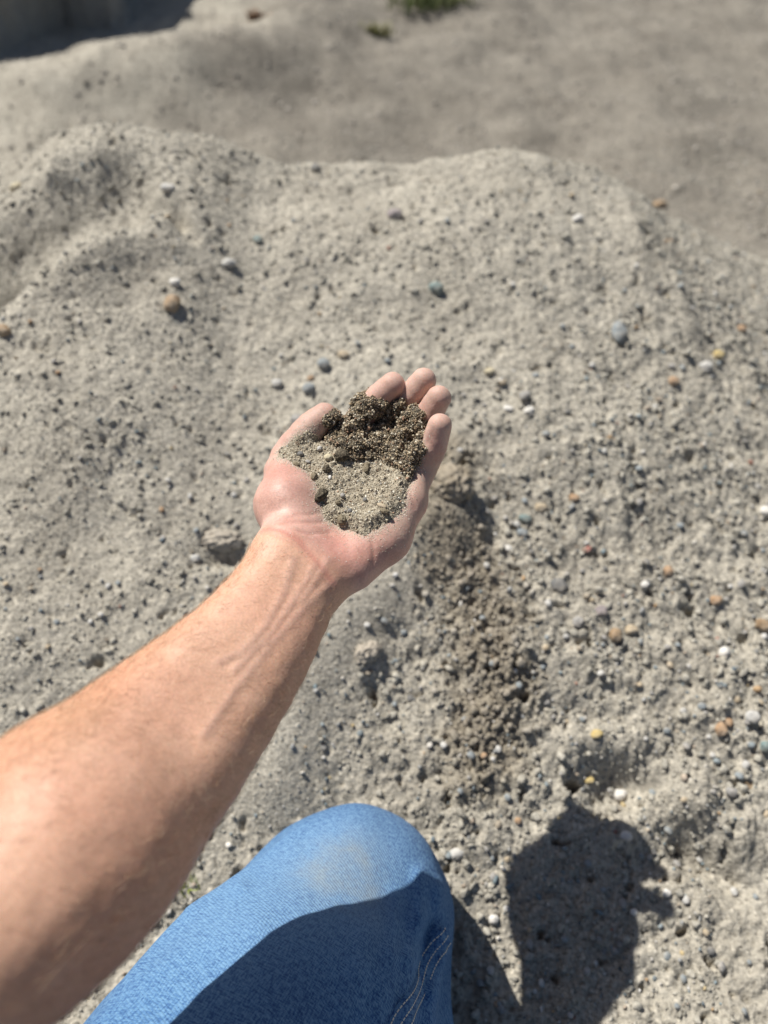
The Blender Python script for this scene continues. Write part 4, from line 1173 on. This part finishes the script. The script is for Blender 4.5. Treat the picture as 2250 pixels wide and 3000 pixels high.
bit(560, 655, 34, 36, SM['pale'], 'pale grey chip above left of the creamy white one in the palm', 'stone_chip', 'stone', .1)
bit(632, 855, 26, 34, SM['white'], 'tiny white flake on the left part of the palm sand', 'stone_chip', 'stone', .1)
bit(990, 1050, 74, 26, SM['tan'], 'pinkish elongated chip on the lower right of the palm sand', 'stone_chip', 'stone', .08)
bit(1010, 1090, 70, 36, M_CLOD, 'dark lump under the pinkish elongated chip')
bit(875, 1010, 32, 30, SM['dark'], 'black speck stone at the centre of the lower palm sand', 'stone_chip', 'stone', .1)
bit(720, 980, 36, 30, SM['grey'], 'small grey chip between the long dark clod and the palm centre', 'stone_chip', 'stone', .1)
# ------------------------------------------------------------------ grass
def tuft(px, py, n, hgt, spread, c, label, sc=1.0):
    P, d = ground_hit(px, py); V_, F_ = [], []
    for i in range(n):
        b = np.array([random.gauss(0, spread), random.gauss(0, spread * .5), 0]); a = random.uniform(0, 6.28); L = hgt * random.uniform(.5, 1)
        dr = np.array([math.cos(a), math.sin(a), 0]); sd_ = np.array([-dr[1], dr[0], 0]); w0 = .0016 * sc * random.uniform(.7, 1.3); st_ = len(V_)
        for k in range(5):
            t = k / 4; q = b + dr * L * .55 * t * t + np.array([0, 0, L * t * (1 - .25 * t)]); w_ = w0 * (1 - t * .95)
            V_ += [q - sd_ * w_, q + np.array([0, 0, w_ * .3]), q + sd_ * w_]
        for k in range(4):
            for e in range(2): F_.append((st_ + 3 * k + e, st_ + 3 * k + e + 1, st_ + 3 * k + 4 + e, st_ + 3 * k + 3 + e))
    k = NB('grass blades', .6, .3); k.color(k.ramp(k.noise(k.obj(), 20, 2), [(.3, c[0]), (.7, c[1])])); k.b.inputs['Subsurface Weight'].default_value = .0
    o = mesh_obj('grass_tuft', np.array(V_), np.array(F_), k.m)
    o.location = W3((P[0], P[1], P[2] - .004)); tag(o, label, 'grass tuft')
tuft(1270, 14, 170, .09, .055, ((.15, .19, .07), (.27, .29, .13)), 'blurred green grass tuft at the top edge of the photo', 3)
tuft(1100, 100, 60, .05, .022, ((.20, .19, .08), (.26, .25, .10)), 'small olive weed below left of the green tuft', 3)
tuft(545, 2600, 22, .022, .008, ((.16, .26, .04), (.42, .42, .07)), 'tiny green and yellow sprout on the ground between forearm and thigh', .6)
tuft(760, 55, 40, .04, .014, ((.26, .15, .08), (.33, .20, .12)), 'dry reddish tuft far back left of the green one', 3)
tuft(430, 1345, 5, .02, .004, ((.12, .14, .06), (.2, .2, .1)), 'single short dark grass stem left of the thumb', .5)
